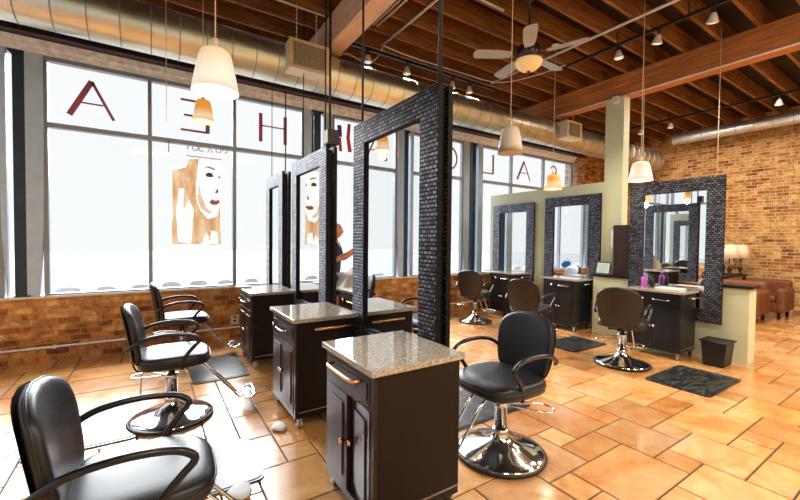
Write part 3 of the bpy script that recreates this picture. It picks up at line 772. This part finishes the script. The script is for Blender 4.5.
# ------------------------------------------------------------------ cabinets
def bow(b, x, y, z, L, out=.035, r=.008, up=0):
    b.tube(smooth_path([(x,y-L/2,z),(x-out*.8,y-L/2+.012,z),(x-out,y-L/4,z+up),(x-out,y+L/4,z+up),(x-out*.8,y+L/2-.012,z),(x,y+L/2,z)], 4), r, 8)
def cabinet(x, y0, y1, label, body='espresso', front='espresso_front', dx=.60, ztop=.88, ajar=0, bar=None, variant=0, group='rolling styling cabinets', handle='chrome'):
    """front faces -X; x is the front of the worktop, y0..y1 its width"""
    w = y1-y0; o = empty('styling_cabinet', (x, (y0+y1)/2, 0)); hw = w/2
    b = MB(); f = .025
    z0 = .09
    b.box(f+.02, dx-.02, -hw+f, hw-f, z0, ztop-.032, .003)
    b.build('cabinet_body', M[body], o)
    b = MB()
    # face frame with rails and stiles
    x0, x1 = f, f+.02
    a, c = -hw+f, hw-f
    b.box(x0,x1,a,a+.035,z0,ztop-.032); b.box(x0,x1,c-.035,c,z0,ztop-.032); b.box(x0,x1,a+.035,c-.035,z0,z0+.04); b.box(x0,x1,a+.035,c-.035,ztop-.06,ztop-.032); b.box(x0,x1,a+.035,c-.035,.66,.685)
    b.build('face_frame', M[front], o)
    b = MB(); b.box(0, dx, -hw, hw, ztop-.032, ztop, .005); b.build('worktop', M['granite'], o)
    # drawer
    b = MB(); b.box(f-.004, f+.018, a+.037, c-.037, .688, ztop-.062, .003); b.box(f-.009,f-.004,a+.06,c-.06,.71,ztop-.085,.002)
    d = b.build('drawer', M[front], o)
    b = MB()
    if variant == 0: bow(b, f-.009, 0, .79, .34, .05, .011)
    elif variant == 1: bow(b, f-.009, -.02, .75, .2, .04, .008); b.lathe([(0,0),(.008,0),(.008,.015),(.016,.022),(.016,.03),(0,.034)], 14, Matrix.Translation((f-.009, hw-.16, .75)) @ Matrix.Rotation(-PI/2,4,'Y'))
    else: bow(b, f-.009, -.1, .76, .2, .04, .010); b.lathe([(0,0),(.01,0),(.01,.018),(.02,.026),(.02,.036),(0,.042)], 14, Matrix.Translation((f-.009, .12, .76)) @ Matrix.Rotation(-PI/2,4,'Y'))
    b.build('drawer_handle', M[handle], d)
    # two doors
    for s in (-1, 1):
        hinge = a+.037 if s < 0 else c-.037
        ang = ajar if s < 0 else 0
        Mh = Matrix.Translation((f, hinge, 0)) @ Matrix.Rotation(R(ang)*1, 4, 'Z')
        L = (c-a-.074)/2-.002
        yy = (0, L) if s < 0 else (-L, 0)
        b = MB(); b.box(-.004,.018,yy[0],yy[1],z0+.042,.658,.002,Mh)
        b.box(-.012,-.004,yy[0]+.045,yy[1]-.045,z0+.10,.60,.004,Mh)
        dd = b.build('door', M[front], o)
        ky = yy[1]-.022 if s < 0 else yy[0]+.022
        b = MB(); b.lathe([(0,0),(.007,0),(.007,.014),(.015,.02),(.016,.028),(.010,.034),(0,.035)], 14, Mh @ Matrix.Translation((-.004, ky, .40)) @ Matrix.Rotation(-PI/2,4,'Y'))
        b.build('door_knob', M['brass' if handle == 'brass' else 'chrome'], dd)
    # base trim on the near side
    b = MB(); b.box(f+.03, dx-.03, -hw+f-.004, -hw+f, z0+.045, z0+.052); b.build('side_trim', M['steel'], o)
    if bar:
        b = MB(); yb = -hw+f; zz = .795
        b.tube([(.16,yb-.055,zz),(dx-.06,yb-.055,zz)], .012, 10)
        b.tube([(.19,yb,zz),(.19,yb-.055,zz)], .008, 8); b.tube([(dx-.09,yb,zz),(dx-.09,yb-.055,zz)], .008, 8)
        b.build('towel_bar', M[bar], o)
    for cx in (.07, dx-.07):
        for cy in (-hw+.06, hw-.06):
            b = MB(); b.lathe([(0,-.011),(.026,-.011),(.03,-.007),(.03,.007),(.026,.011),(0,.011)], 16, Matrix.Translation((cx,cy,.031)) @ Matrix.Rotation(PI/2,4,'X'))
            b.box(cx-.012,cx+.012,cy-.018,cy-.013,.03,.075); b.box(cx-.012,cx+.012,cy+.013,cy+.018,.03,.075); b.box(cx-.02,cx+.02,cy-.02,cy+.02,.07,.09)
            b.build('caster', M['steel' if cx < .1 else 'rubber'], o)
    tag(o, label, 'cabinet', group); return o
cabinet(.860, 1.545, 2.18, 'nearest dark wood cabinet with granite top and one door slightly ajar', ajar=-7, variant=0, handle='brass', dx=.59)
cabinet(.90, 2.865, 3.56, 'dark wood cabinet with a copper towel bar on its side, second from the viewer', bar='brass', variant=1, dx=.56)
cabinet(.925, 4.52, 5.25, 'farthest dark wood cabinet of the left row, beside the outlet', variant=1, dx=.53)
cabinet(1.97, 3.80, 4.50, 'dark cabinet seen in the gap between two hanging mirrors', variant=2, handle='brass')
cabinet(5.56, 2.03, 2.72, 'black cabinet under the right hanging mirror, next to a waste bin', 'black_cab', 'black_cab', dx=.5, bar='chrome', variant=2)
cabinet(5.84, 3.63, 4.30, 'black cabinet below the partition mirror next to the post', 'black_cab', 'black_cab', dx=.5, bar='chrome', variant=2)
cabinet(5.86, 4.93, 5.60, 'black cabinet below the partition mirror nearest the windows', 'black_cab', 'black_cab', dx=.5, bar='chrome', variant=2)
# towel at far cabinet
b = MB(); b.box(.88,1.06,5.08,5.22,.8815,.900,.006); tag(b.build('folded_towel', M['towel']), 'folded white towel on the far corner of the farthest left cabinet', 'towel')
b = MB(); b.grid(lambda u,v: Vector((.05*math.cos(2*PI*u)*math.sin(PI*v)*(1+.2*math.sin(5*PI*u)), .07*math.sin(2*PI*u)*math.sin(PI*v)*(1+.15*math.cos(7*u)), .02-.02*math.cos(PI*v))), 16, 8)
o = b.build('crumpled_tissue', M['towel']); o.location = (.83,3.0,0); tag(o, 'crumpled white tissue on the floor against the second cabinet', 'tissue')
o2 = o.copy(); COL.objects.link(o2); o2.location = (.42,2.33,.012); o2.scale = (1.2,1.2,1); tag(o2, 'crumpled white tissue on the floor by the nearest mat', 'tissue')

# bottles on right cabinet
def bottle(x, y, r, h, mat, label, cap):
    o = empty('bottle', (x, y, .88))
    b = MB(); b.lathe([(0,0),(r,0),(r*1.02,.01),(r,h*.62),(r*.8,h*.72),(r*.35,h*.78),(r*.35,h*.82),(0,h*.82)], 20); b.build('bottle_body', M[mat], o)
    b = MB(); b.lathe([(0,h*.8),(r*.5,h*.8),(r*.45,h),(0,h)], 16); b.build('bottle_cap', M[cap], o)
    tag(o, label, 'bottle')
bottle(5.83, 2.60, .035, .19, 'pink_bottle', 'violet bottle on the worktop of the right cabinet', 'pink_bottle')
bottle(5.88, 2.52, .030, .17, 'plastic_black', 'black bottle standing right of the violet bottle', 'plastic_black')
b = MB(); b.box(5.72,5.92,2.12,2.42,.8805,.9, .004); tag(b.build('hand_towel', M['towel']), 'folded pale towel on the right cabinet worktop', 'towel')
# waste bin
o = empty('waste_bin', (5.86, 1.76, 0))
b = MB(); b.prism([(-.10,0),(.10,0),(.13,.30),(-.13,.30)], 'x', -.13, .13); b.build('bin_body', M['plastic_black'], o)
b = MB(); b.tube([(-.14,-.14,.30),(.14,-.14,.30),(.14,.14,.30),(-.14,.14,.30)], .010, 6, closed=True); b.build('bin_rim', M['rubber'], o)
tag(o, 'black waste bin on the floor between the right cabinet and the low wall', 'waste bin')

# floor mats
def mat_(x0, x1, y0, y1, label, rz=0):
    cx, cy = (x0+x1)/2, (y0+y1)/2; w, h = (x1-x0)/2, (y1-y0)/2; r = .05
    poly = []
    for sx, sy, a in ((1,-1,-90),(1,1,0),(-1,1,90),(-1,-1,180)):
        for k in range(5):
            t = R(a+90*k/4); poly.append((sx*(w-r)+r*math.cos(t), sy*(h-r)+r*math.sin(t)))
    b = MB(); b.prism(poly, 'z', .001, .010)
    b.prism([(p[0]*.94, p[1]*.94) for p in poly], 'z', .010, .014)
    o = b.build('floor_mat', M['mat']); o.location = (cx, cy, 0); o.rotation_euler = (0,0,rz)
    tag(o, label, 'floor mat', 'anti-fatigue floor mats')
mat_(.02, .59, 2.41, 2.98, 'dark glossy mat in front of the nearest armchair and second cabinet')
mat_(-.75, -.10, 3.42, 4.22, 'glossy mat on the floor behind the nearest chair, left of the second chair')
mat_(.34, .90, 4.36, 5.30, 'dark mat beside the farthest left cabinet')
mat_(1.80, 2.92, 2.22, 2.80, 'dark mat behind the chrome base of the front right chair')
mat_(4.52, 5.42, 1.40, 2.0, 'dark marbled mat in front of the waste bin')
mat_(4.78, 5.62, 2.98, 3.52, 'dark marbled mat before the black cabinet next to the post')

# ------------------------------------------------------------------ salon chairs (face +X)
def sq(t, e):   # signed power
    return math.copysign(abs(t)**e, t)
def make_chair():
    o = empty('salon_chair')
    b = MB(); b.lathe([(0,.004),(.30,.004),(.312,.010),(.315,.018),(.308,.026),(.296,.028)], 48); b.build('base_rim', M['rubber'], o)
    b = MB(); b.lathe([(.300,.020),(.300,.028),(.285,.036),(.23,.050),(.16,.070),(.10,.095),(.065,.122),(.05,.145),(.048,.16),(.056,.163),(.056,.18),(.045,.183),(0,.183)], 48)
    b.build('chrome_base', M['chrome'], o)
    b = MB(); b.lathe([(0,.17),(.044,.17),(.044,.335),(.050,.338),(.050,.375),(.040,.378),(.022,.38),(.022,.46),(0,.46)], 28)
    b.build('hydraulic_column', M['chrome'], o)
    b = MB(); b.tube(smooth_path([(-.03,.045,.35),(-.10,.14,.345),(-.20,.25,.335),(-.29,.22,.33),(-.27,.12,.335),(-.05,.03,.355)], 5), .006, 8); b.build('pump_lever', M['chrome'], o)
    b = MB(); b.box(-.16,.16,-.10,.10,.445,.465,.004); b.box(-.20,.0,-.02,.02,.44,.455); b.build('seat_plate', M['plastic_black'], o)
    # seat cushion: superellipse, domed
    def seat(u, v):
        a = 2*PI*u; ph = -PI/2+PI*v
        r = abs(math.cos(ph))**.35
        x = .02 + (.265 if math.cos(a) > 0 else .25)*sq(math.cos(a), .55)*r; y = .262*sq(math.sin(a), .55)*r*(1-.06*(math.cos(a)))
        z = .515 + .055*sq(math.sin(ph), .55)
        if z > .515: z += .012*(1-(y/.27)**2)-.018*max(0,(x-.12)/.17)**2 + .012*abs(y/.26)**3
        return Vector((x, y, z))
    b = MB(); b.grid(seat, 40, 14, closeu=True); bmesh.ops.remove_doubles(b.bm, verts=b.bm.verts, dist=1e-4)
    s = b.build('seat', M['vinyl'], o)
    b = MB(); b.tube([seat(k/40, .5)+Vector((0,0,.012)) for k in range(40)], .005, 6, closed=True); b.build('piping', M['vinyl'], s)
    # backrest: curved padded shell
    def outline(a):
        c, s_ = math.cos(a), math.sin(a)
        y = .245*sq(c, .5); z = .235*sq(s_, .5)
        y *= 1.05 + .09*(z/.235) - .07*(z/.235)**2
        y *= .92
        if z > 0: z += .012*math.cos(y/.23*PI)        # gentle wave along the top
        return y, z
    def bpos(y, z, off):
        x = -.225 - .17*(z+.235) + .38*y*y/(.25) *.42 + off      # lean back, wrap round the sitter
        return Vector((x, y, .728+z))
    def back(u, v):
        a = 2*PI*u; ph = -PI/2+PI*v
        y, z = outline(a); r = abs(math.cos(ph))**.28
        return bpos(y*r, z*r, .036*sq(math.sin(ph), .6)*(1 if v > .5 else .8))
    b = MB(); b.grid(back, 44, 14, closeu=True); bmesh.ops.remove_doubles(b.bm, verts=b.bm.verts, dist=1e-4)
    bk = b.build('backrest', M['vinyl'], o)
    b = MB()
    def shell(u, v):
        y, z = outline(2*PI*u); r = v*.97
        return bpos(y*r, z*r, -.036 - .003*(1-v))
    b.grid(shell, 44, 6, closeu=True); bmesh.ops.remove_doubles(b.bm, verts=b.bm.verts, dist=1e-4)
    bs = b.build('back_shell', M['vinyl_brown'], bk); bs['label'] = 'dark brown outer shell'
    b = MB(); b.tube([bpos(*outline(2*PI*k/44), .0) for k in range(44)], .005, 6, closed=True); b.build('piping', M['vinyl'], bk)
    for s_ in (-1, 1):
        b = MB(); b.tube(smooth_path([(-.10,s_*.10,.452),(-.21,s_*.10,.452),(-.245,s_*.10,.48),(-.262,s_*.10,.55)], 5), .011, 8, flat=.6)
        b.build('back_bracket', M['plastic_black'], o)
    for s_ in (-1, 1):
        b = MB(); y = s_*.272
        pth = smooth_path([(-.275,s_*.235,.655),(-.25,s_*.262,.685),(-.16,y,.735),(-.02,y*1.02,.755),(.12,y*1.03,.745),(.185,y*1.03,.715),(.195,y*1.02,.685),(.16,y,.645),(.115,s_*.262,.59),(.085,s_*.25,.53),(.08,s_*.245,.47)], 6)
        b.tube(pth, .0145, 10); b.build('armrest', M['arm'], o)
    b = MB()
    for s_ in (-1, 1): b.tube(smooth_path([(.14,s_*.055,.455),(.22,s_*.055,.44),(.34,s_*.055,.31),(.50,s_*.055,.115),(.53,s_*.055,.10),(.56,s_*.055,.11)], 5), .009, 8)
    b.tube([(.50,-.06,.118),(.50,.06,.118)], .007, 8)
    b.build('footrest_bars', M['chrome'], o)
    b = MB(); b.tube(smooth_path([(.56,-.13,.105),(.60,-.15,.115),(.635,-.12,.13),(.64,0,.132),(.635,.12,.13),(.60,.15,.115),(.56,.13,.105)], 5), .010, 8); b.tube([(.56,-.13,.105),(.56,.13,.105)], .010, 8)
    b.box(.555,.63,-.12,.12,.10,.115,.002); b.build('footplate', M['chrome'], o)
    return o
chair = make_chair()
CH = [(-.06,1.84,-2,'nearest black salon chair at the lower left corner, facing the front cabinet'),
      (.13,3.66,-4,'second black chair in the left row with a reflective chrome base'),
      (.30,5.33,2,'farthest black chair of the left row against the brick under the window'),
      (2.06,1.83,180,'black salon chair right of the front cabinet, showing its padded inner back'),
      (4.86,2.40,16,'brown-backed chair in front of the right cabinet with bottles'),
      (4.68,3.62,12,'brown-backed chair before the cabinet next to the post'),
      (5.06,5.16,20,'small distant chair facing the cabinet nearest the windows'),
      (2.68,5.21,200,'black chair occupied by the client in the white cape')]
for i, (x, y, a, lab) in enumerate(CH):
    c = chair if i == 0 else copy_tree(chair)
    c.location = (x, y, 0); c.rotation_euler = (0, 0, R(a)); tag(c, lab, 'salon chair', 'black salon chairs')

# ------------------------------------------------------------------ people
def skin_body(name, verts, edges, mat, root=0, parent=None, sub=2):
    me = bpy.data.meshes.new(name); me.from_pydata([v[:3] for v in verts], edges, []); me.update()
    o = link(name, me, mat, parent)
    sk = o.modifiers.new('skin', 'SKIN'); sk.use_smooth_shade = True
    for i, v in enumerate(verts):
        d = o.data.skin_vertices[0].data[i]; r = v[3]; d.radius = (r, r) if not isinstance(r, tuple) else r; d.use_root = (i == root)
    ss = o.modifiers.new('sub', 'SUBSURF'); ss.levels = sub; ss.render_levels = sub
    return o
def head(cx, cy, cz, face, mat_, s=1.0):
    """one mesh head with nose, eye sockets, mouth, ears"""
    b = MB(); ca, sa = math.cos(face), math.sin(face)
    def P(u, v):
        th = 2*PI*u; ph = PI*v
        x = math.cos(th)*math.sin(ph); y = math.sin(th)*math.sin(ph); z = math.cos(ph)
        X = x*.095; Y = y*.075; Z = z*.118
        if z < 0: X *= 1+.05*z; Y *= 1+.28*z
        if x > .8 and -.35 < z < .12 and abs(y) < .25: X += .022*(1-abs(y)/.25)*(1-abs(z+.15)/.3)
        if x > .6 and abs(z-.08) < .12 and .2 < abs(y) < .6: X -= .008
        if x > .7 and abs(z+.55) < .08: X -= .004
        if abs(y) > .93 and abs(z) < .3: Y += math.copysign(.014, y)
        X *= s; Y *= s; Z *= s
        return Vector((cx+X*ca-Y*sa, cy+X*sa+Y*ca, cz+Z))
    b.grid(P, 32, 22, closeu=True); bmesh.ops.remove_doubles(b.bm, verts=b.bm.verts, dist=1e-4)
    return b, P
def face_bits(parent, cx, cy, cz, face):
    ca, sa = math.cos(face), math.sin(face)
    for s in (-1, 1):
        b = MB(); p = Vector((cx+.083*ca-s*.032*sa, cy+.083*sa+s*.032*ca, cz+.012))
        b.lathe([(0,-.009),(.006,-.006),(.009,0),(.006,.006),(0,.009)], 10, Matrix.Translation(p)); e = b.build('eye', M['towel'], parent)
        b = MB(); q = p+Vector((ca*.007, sa*.007, 0)); b.lathe([(0,-.004),(.004,0),(0,.004)], 8, Matrix.Translation(q)); b.build('iris', M['hair'], e)
    b = MB(); b.tube([(cx+.086*ca-k*.022*sa, cy+.086*sa+k*.022*ca, cz-.062-.002*abs(k)) for k in (-1,-.5,0,.5,1)], .0045, 6); b.build('mouth', plain('lips',(180,100,90),.4), parent)
def fingers(V, E, palm, d, up, side, curl=.5, s=1):
    """append a palm's five bent fingers to the skin skeleton; d forward, side thumb side"""
    w = len(V)-1
    for k, (off, L) in enumerate(((-.03,.060),(-.01,.075),(.01,.078),(.03,.068))):
        a = palm + side*off + d*.035; b_ = a + d*L*.45 - up*L*.15*curl; c = b_ + d*L*.3 - up*L*.4*curl
        i = len(V); V += [(*a,.009),(*b_,.008),(*c,.007)]; E += [(w,i),(i,i+1),(i+1,i+2)]
    a = palm + side*.035 - d*.02; b_ = a + side*.02 + d*.03 - up*.01; i = len(V); V += [(*a,.010),(*b_,.009)]; E += [(w,i),(i,i+1)]
# stylist: standing left of the client, hands at the client's head
sx, sy = 2.33, 5.50; fdir = math.atan2(5.22-5.50, 2.66-2.33)
f = Vector((math.cos(fdir), math.sin(fdir), 0)); s = Vector((-f.y, f.x, 0)); up = Vector((0,0,1))
S = Vector((sx, sy, 0))
def pt(a, b_, z, r): v = S+f*a+s*b_; return (v.x, v.y, z, r)
stylist = empty('person', (0,0,0))
V = [pt(0,0,.95,.14), pt(.0,0,1.12,.125), pt(.01,0,1.30,.14), pt(.02,0,1.43,.085), pt(.04,0,1.50,.05), pt(.05,0,1.56,.045)]
E = [(0,1),(1,2),(2,3),(3,4),(4,5)]
for sd in (1,-1):
    i = len(V); V += [pt(0,sd*.10,.90,.095), pt(.03,sd*.11,.50,.062), pt(-.01,sd*.11,.12,.042), pt(.02,sd*.11,.05,.045), pt(.15,sd*.12,.035,.035)]
    E += [(0,i),(i,i+1),(i+1,i+2),(i+2,i+3),(i+3,i+4)]
    i = len(V); V += [pt(.02,sd*.17,1.41,.055), pt(.10,sd*.24,1.18,.042), pt(.30,sd*.16,1.30,.032), pt(.36,sd*.12,1.35,.024)]
    E += [(3,i),(i,i+1),(i+1,i+2),(i+2,i+3)]
    palm = S+f*.40+s*sd*.10+up*1.37; V.append((*palm,.024)); E.append((i+3, len(V)-1))
    fingers(V, E, palm, f, up, s*(-sd), .7)
skin_body('body', V, E, M['skin'], 0, stylist)
b, P = head(*(S+f*.07+up*1.64), fdir, M['skin']); hd = b.build('head', M['skin'], stylist); face_bits(hd, *(S+f*.07+up*1.64), fdir)
hc = S+f*.055+up*1.665
b = MB(); b.grid(lambda u, v: hc+Vector(((.105*math.cos(2*PI*u)*math.sin(PI*v*.62)), (.092*math.sin(2*PI*u)*math.sin(PI*v*.62)), .112*math.cos(PI*v*.62)))-f*(.02+.02*v), 24, 10, closeu=True)
b.build('hair', M['hair'], stylist)
V = [pt(0,0,.93,.155), pt(0,0,1.12,.142), pt(.01,0,1.30,.158), pt(.02,0,1.425,.10)]; E = [(0,1),(1,2),(2,3)]
for sd in (1,-1):
    i = len(V); V += [pt(.02,sd*.17,1.41,.07), pt(.085,sd*.225,1.23,.056)]; E += [(3,i),(i,i+1)]
skin_body('shirt', V, E, M['shirt'], 0, stylist)
V = [pt(0,0,.95,.15)]; E = []
for sd in (1,-1):
    i = len(V); V += [pt(0,sd*.10,.88,.108), pt(.03,sd*.11,.50,.078), pt(-.01,sd*.11,.12,.062)]; E += [(0,i),(i,i+1),(i+1,i+2)]
skin_body('jeans', V, E, M['jeans'], 0, stylist)
for sd in (1,-1):
    b = MB(); q = S+f*.07+s*sd*.115
    b.grid(lambda u, v: Vector((q.x,q.y,0))+f*(.15*math.cos(2*PI*u)*math.sin(PI*v)**.5)+s*(.052*math.sin(2*PI*u)*math.sin(PI*v)**.5)+up*(.002+.09*(.5-.5*math.cos(PI*v))*(1-.35*math.cos(2*PI*u))), 20, 8, closeu=True)
    b.build('shoe', M['plastic_black'], stylist)
tag(stylist, 'standing person in navy shirt and jeans reaching arms forward between the hanging mirrors', 'person')
# client: seated under a cape
client = empty('person', (0,0,0))
fdir2 = R(200); S = Vector((2.68, 5.21, -.03)); f = Vector((math.cos(fdir2), math.sin(fdir2), 0)); s = Vector((-f.y, f.x, 0))
V = [pt(-.08,0,.68,.13), pt(-.10,0,.85,.12), pt(-.12,0,1.03,.13), pt(-.11,0,1.13,.07), pt(-.10,0,1.20,.048), pt(-.09,0,1.26,.045)]; E = [(0,1),(1,2),(2,3),(3,4),(4,5)]
for sd in (1,-1):
    i = len(V); V += [pt(.0,sd*.10,.66,.085), pt(.34,sd*.11,.64,.065), pt(.42,sd*.11,.35,.048), pt(.47,sd*.10,.17,.04), pt(.58,sd*.10,.155,.035)]; E += [(0,i),(i,i+1),(i+1,i+2),(i+2,i+3),(i+3,i+4)]
    i = len(V); V += [pt(-.11,sd*.17,1.11,.052), pt(-.04,sd*.22,.88,.04), pt(.12,sd*.12,.80,.03)]; E += [(3,i),(i,i+1),(i+1,i+2)]
    palm = S+f*.17+s*sd*.09+up*.80; V.append((*palm,.024)); E.append((i+2, len(V)-1)); fingers(V, E, palm, f, up, s*(-sd), .4)
skin_body('body', V, E, M['skin'], 0, client)
hc0 = S-f*.08+up*1.37
b, P = head(*hc0, fdir2, M['skin']); hd = b.build('head', M['skin'], client); face_bits(hd, *hc0, fdir2)
hc = hc0+up*.02-f*.015
b = MB(); b.grid(lambda u, v: hc+Vector(((.108*math.cos(2*PI*u)*math.sin(PI*v*.66)), (.094*math.sin(2*PI*u)*math.sin(PI*v*.66)), .115*math.cos(PI*v*.66)))-f*(.02+.02*v), 24, 10, closeu=True)
b.build('hair', M['hair'], client)
def cape(u, v):
    a = 2*PI*u; c, s_ = math.cos(a), math.sin(a)
    r = .06+.17*min(1,v*2.2)+.10*v; fold = 1+.06*math.sin(9*a)*v
    fx = c*r*(1.0+(.75*v if c > 0 else -.08*v))*fold; sy_ = s_*r*(1.15)*fold
    z = 1.15-.07*min(1,v*3.2)-.52*max(0,v-.22)*(1-.25*max(0,c))
    p = S+f*(fx-.10)+s*sy_; return Vector((p.x, p.y, z))
b = MB(); b.grid(cape, 48, 16, closeu=True); b.build('cape', M['cape'], client)
tag(client, 'seated person with dark hair under a white salon cape', 'person')

# blue bag on the window sill (seen in the partition mirror)
o = empty('blue_bag', (3.45, WY+.0, .82))
b = MB(); b.grid(lambda u, v: Vector((.17*sq(math.cos(2*PI*u),.7)*math.sin(PI*v)**.5*(1+.06*math.sin(11*u*PI)), .07*sq(math.sin(2*PI*u),.7)*math.sin(PI*v)**.5, .085-.085*math.cos(PI*v)+.01*math.sin(14*u)*math.sin(PI*v))), 28, 12, closeu=True); b.build('bag_body', M['blue'], o)
b = MB(); b.tube(smooth_path([(-.07,-.02,.16),(-.05,-.02,.23),(.05,-.02,.23),(.07,-.02,.16)], 5), .006, 6); b.build('bag_strap', M['blue'], o)
tag(o, 'bright blue bag on the window sill, seen in the partition mirror', 'bag')

# ------------------------------------------------------------------ waiting corner on the far right
def armchair(x, y, rz, label, sc=1):
    o = empty('armchair', (x, y, 0), rz)
    b = MB(); b.box(-.36,.36,-.36,.36,.14,.34,.03); b.build('chair_base', M['leather'], o)
    b = MB(); b.box(-.30,.38,-.26,.26,.34,.47,.045,seg=3); b.build('seat_cushion', M['leather'], o)
    b = MB(); b.box(-.42,-.22,-.36,.36,.30,.76,.06,seg=3); b.build('backrest', M['leather'], o)
    for s in (-1, 1):
        b = MB(); b.box(-.36,.38,s*.26,s*.40,.14,.62,.055,seg=3); b.build('armrest', M['leather'], o)
    for a in (-.3,.3):
        for c in (-.3,.3): b = MB(); b.box(a-.025,a+.025,c-.025,c+.025,0,.15,.004); b.build('leg', M['espresso'], o)
    tag(o, label, 'armchair', 'tan leather armchairs')
armchair(9.75, 2.62, R(180), 'tan leather armchair just behind the end of the low wall')
armchair(10.75, 2.48, R(180), 'tan leather armchair farther back, beside the tan brick wall')
o = empty('console_table', (10.85, 3.18, 0))
b = MB(); b.box(-.7,.75,-.22,.22,.76,.80,.006); b.build('tabletop', M['espresso'], o)
for a in (-.65,.7):
    for c in (-.17,.15): b = MB(); b.box(a-.025,a+.025,c-.025,c+.025,0,.76); b.build('leg', M['espresso'], o)
tag(o, 'dark console table carrying shaded lamps behind the armchairs', 'table')
def table_lamp(x, y, z, label, q=.16):
    o = empty('table_lamp', (x, y, z))
    b = MB(); b.lathe([(0,0),(.08,0),(.075,.015),(.02,.03),(.03,.08),(.05,.13),(.03,.19),(.012,.22),(.012,.28+q),(0,.28+q)], 20); b.build('lamp_base', M['bronze'], o)
    b = MB(); b.lathe([(.185,.22+q),(.19,.22+q),(.10,.52+q),(.095,.52+q)], 28); b.build('lamp_shade', M['lamp_shade'], o)
    tag(o, label, 'table lamp', 'cream-shaded table lamps')
table_lamp(10.82, 3.08, .80, 'cream-shaded table lamp closest to the hanging mirror frame')
table_lamp(11.42, 3.05, .80, 'rear cream-shaded table lamp, right one of the two tall lamps')
table_lamp(11.2, 3.30, .80, 'short cream-shaded table lamp partly hidden behind the taller two', .0)
o = empty('slatted_bench', (11.3, 1.15, 0))
b = MB()
for k in range(5): b.box(-.28+.115*k,-.19+.115*k,-.7,.7,.36,.39)
b.build('bench_seat', M['espresso'], o)
b = MB()
for z in (.12,.22): b.box(-.28,.28,-.66,.66,z,z+.025)
b.build('shelf', M['espresso'], o)
for a in (-.25,.25):
    for c in (-.62,.62): b = MB(); b.box(a-.025,a+.025,c-.025,c+.025,0,.36); b.build('leg', M['espresso'], o)
tag(o, 'low dark slatted bench by the right brick wall', 'bench')

# ------------------------------------------------------------------ camera
f_, yaw, pit, rol = 379.63, .578, -.0252, .0103
F = Vector((math.sin(yaw)*math.cos(pit), math.cos(yaw)*math.cos(pit), math.sin(pit)))
Rr = Vector((math.cos(yaw), -math.sin(yaw), 0)); Up = Rr.cross(F)
R2 = Rr*math.cos(rol)+Up*math.sin(rol); U2 = -Rr*math.sin(rol)+Up*math.cos(rol)
cam = bpy.data.cameras.new('camera'); co = bpy.data.objects.new('camera', cam); COL.objects.link(co)
cam.sensor_width = 36; cam.lens = 36*f_/800; cam.clip_start = .05; cam.clip_end = 200
mw = Matrix((R2, U2, -F)).transposed().to_4x4(); mw.translation = (0,0,1.5); co.matrix_world = mw
SC.camera = co

# ------------------------------------------------------------------ light
w = bpy.data.worlds.new('sky'); SC.world = w; w.use_nodes = True
bg = w.node_tree.nodes['Background']; bg.inputs[0].default_value = (.97,.985,1,1); bg.inputs[1].default_value = 1.02
def sun(rot, e, col, ang):
    l = bpy.data.lights.new('sun', 'SUN'); l.energy = e; l.color = col; l.angle = R(ang); l.specular_factor = .5
    o = bpy.data.objects.new('sun', l); COL.objects.link(o); d = Vector(rot).normalized(); o.rotation_euler = d.to_track_quat('-Z', 'Y').to_euler()
sun((-.12,-1,-.72), 18, (.93,.965,1), 55)
def spot(loc, to, e, col, ang=110, blend=.6, size=.06):
    l = bpy.data.lights.new('spot', 'SPOT'); l.energy = e; l.color = col; l.spot_size = R(ang); l.spot_blend = blend; l.shadow_soft_size = size
    o = bpy.data.objects.new('spot', l); COL.objects.link(o); o.location = loc
    o.rotation_euler = (Vector(to)-Vector(loc)).to_track_quat('-Z', 'Y').to_euler()
W_ = (1,.83,.62)
for loc, tx, ty, lab in SPOTS:
    x, y, z = loc
    to = (x+.6, y-.6, 0) if x < 9 else (x+2.4, y-.3, 1.4)
    spot((x, y, z-.22), to, 100 if x < 9 else 85, W_, 120)
for x, y, e in ((2.5,-1.2,260),(5.5,-.9,320),(8.2,-.6,320),(8.3,2.2,220),(0,-1.6,180)):  # unseen warm area lamps added overhead to fill the room with light
    l = bpy.data.lights.new('fill_lamp', 'AREA'); l.shape = 'DISK'; l.size = .9; l.energy = e*.42; l.color = (1,.87,.70)
    o = bpy.data.objects.new('fill_lamp', l); COL.objects.link(o); o.location = (x, y, 4.1)

SC.view_settings.view_transform = 'Standard'; SC.view_settings.look = 'None'; SC.view_settings.gamma = 1; SC.view_settings.use_curve_mapping = False
SC.view_settings.exposure = 0.0
SC.cycles.max_bounces = 12; SC.cycles.glossy_bounces = 8; SC.cycles.transparent_max_bounces = 16
SC.cycles.caustics_reflective = False
SC.cycles.use_denoising = True
SC.cycles.sample_clamp_indirect = 6
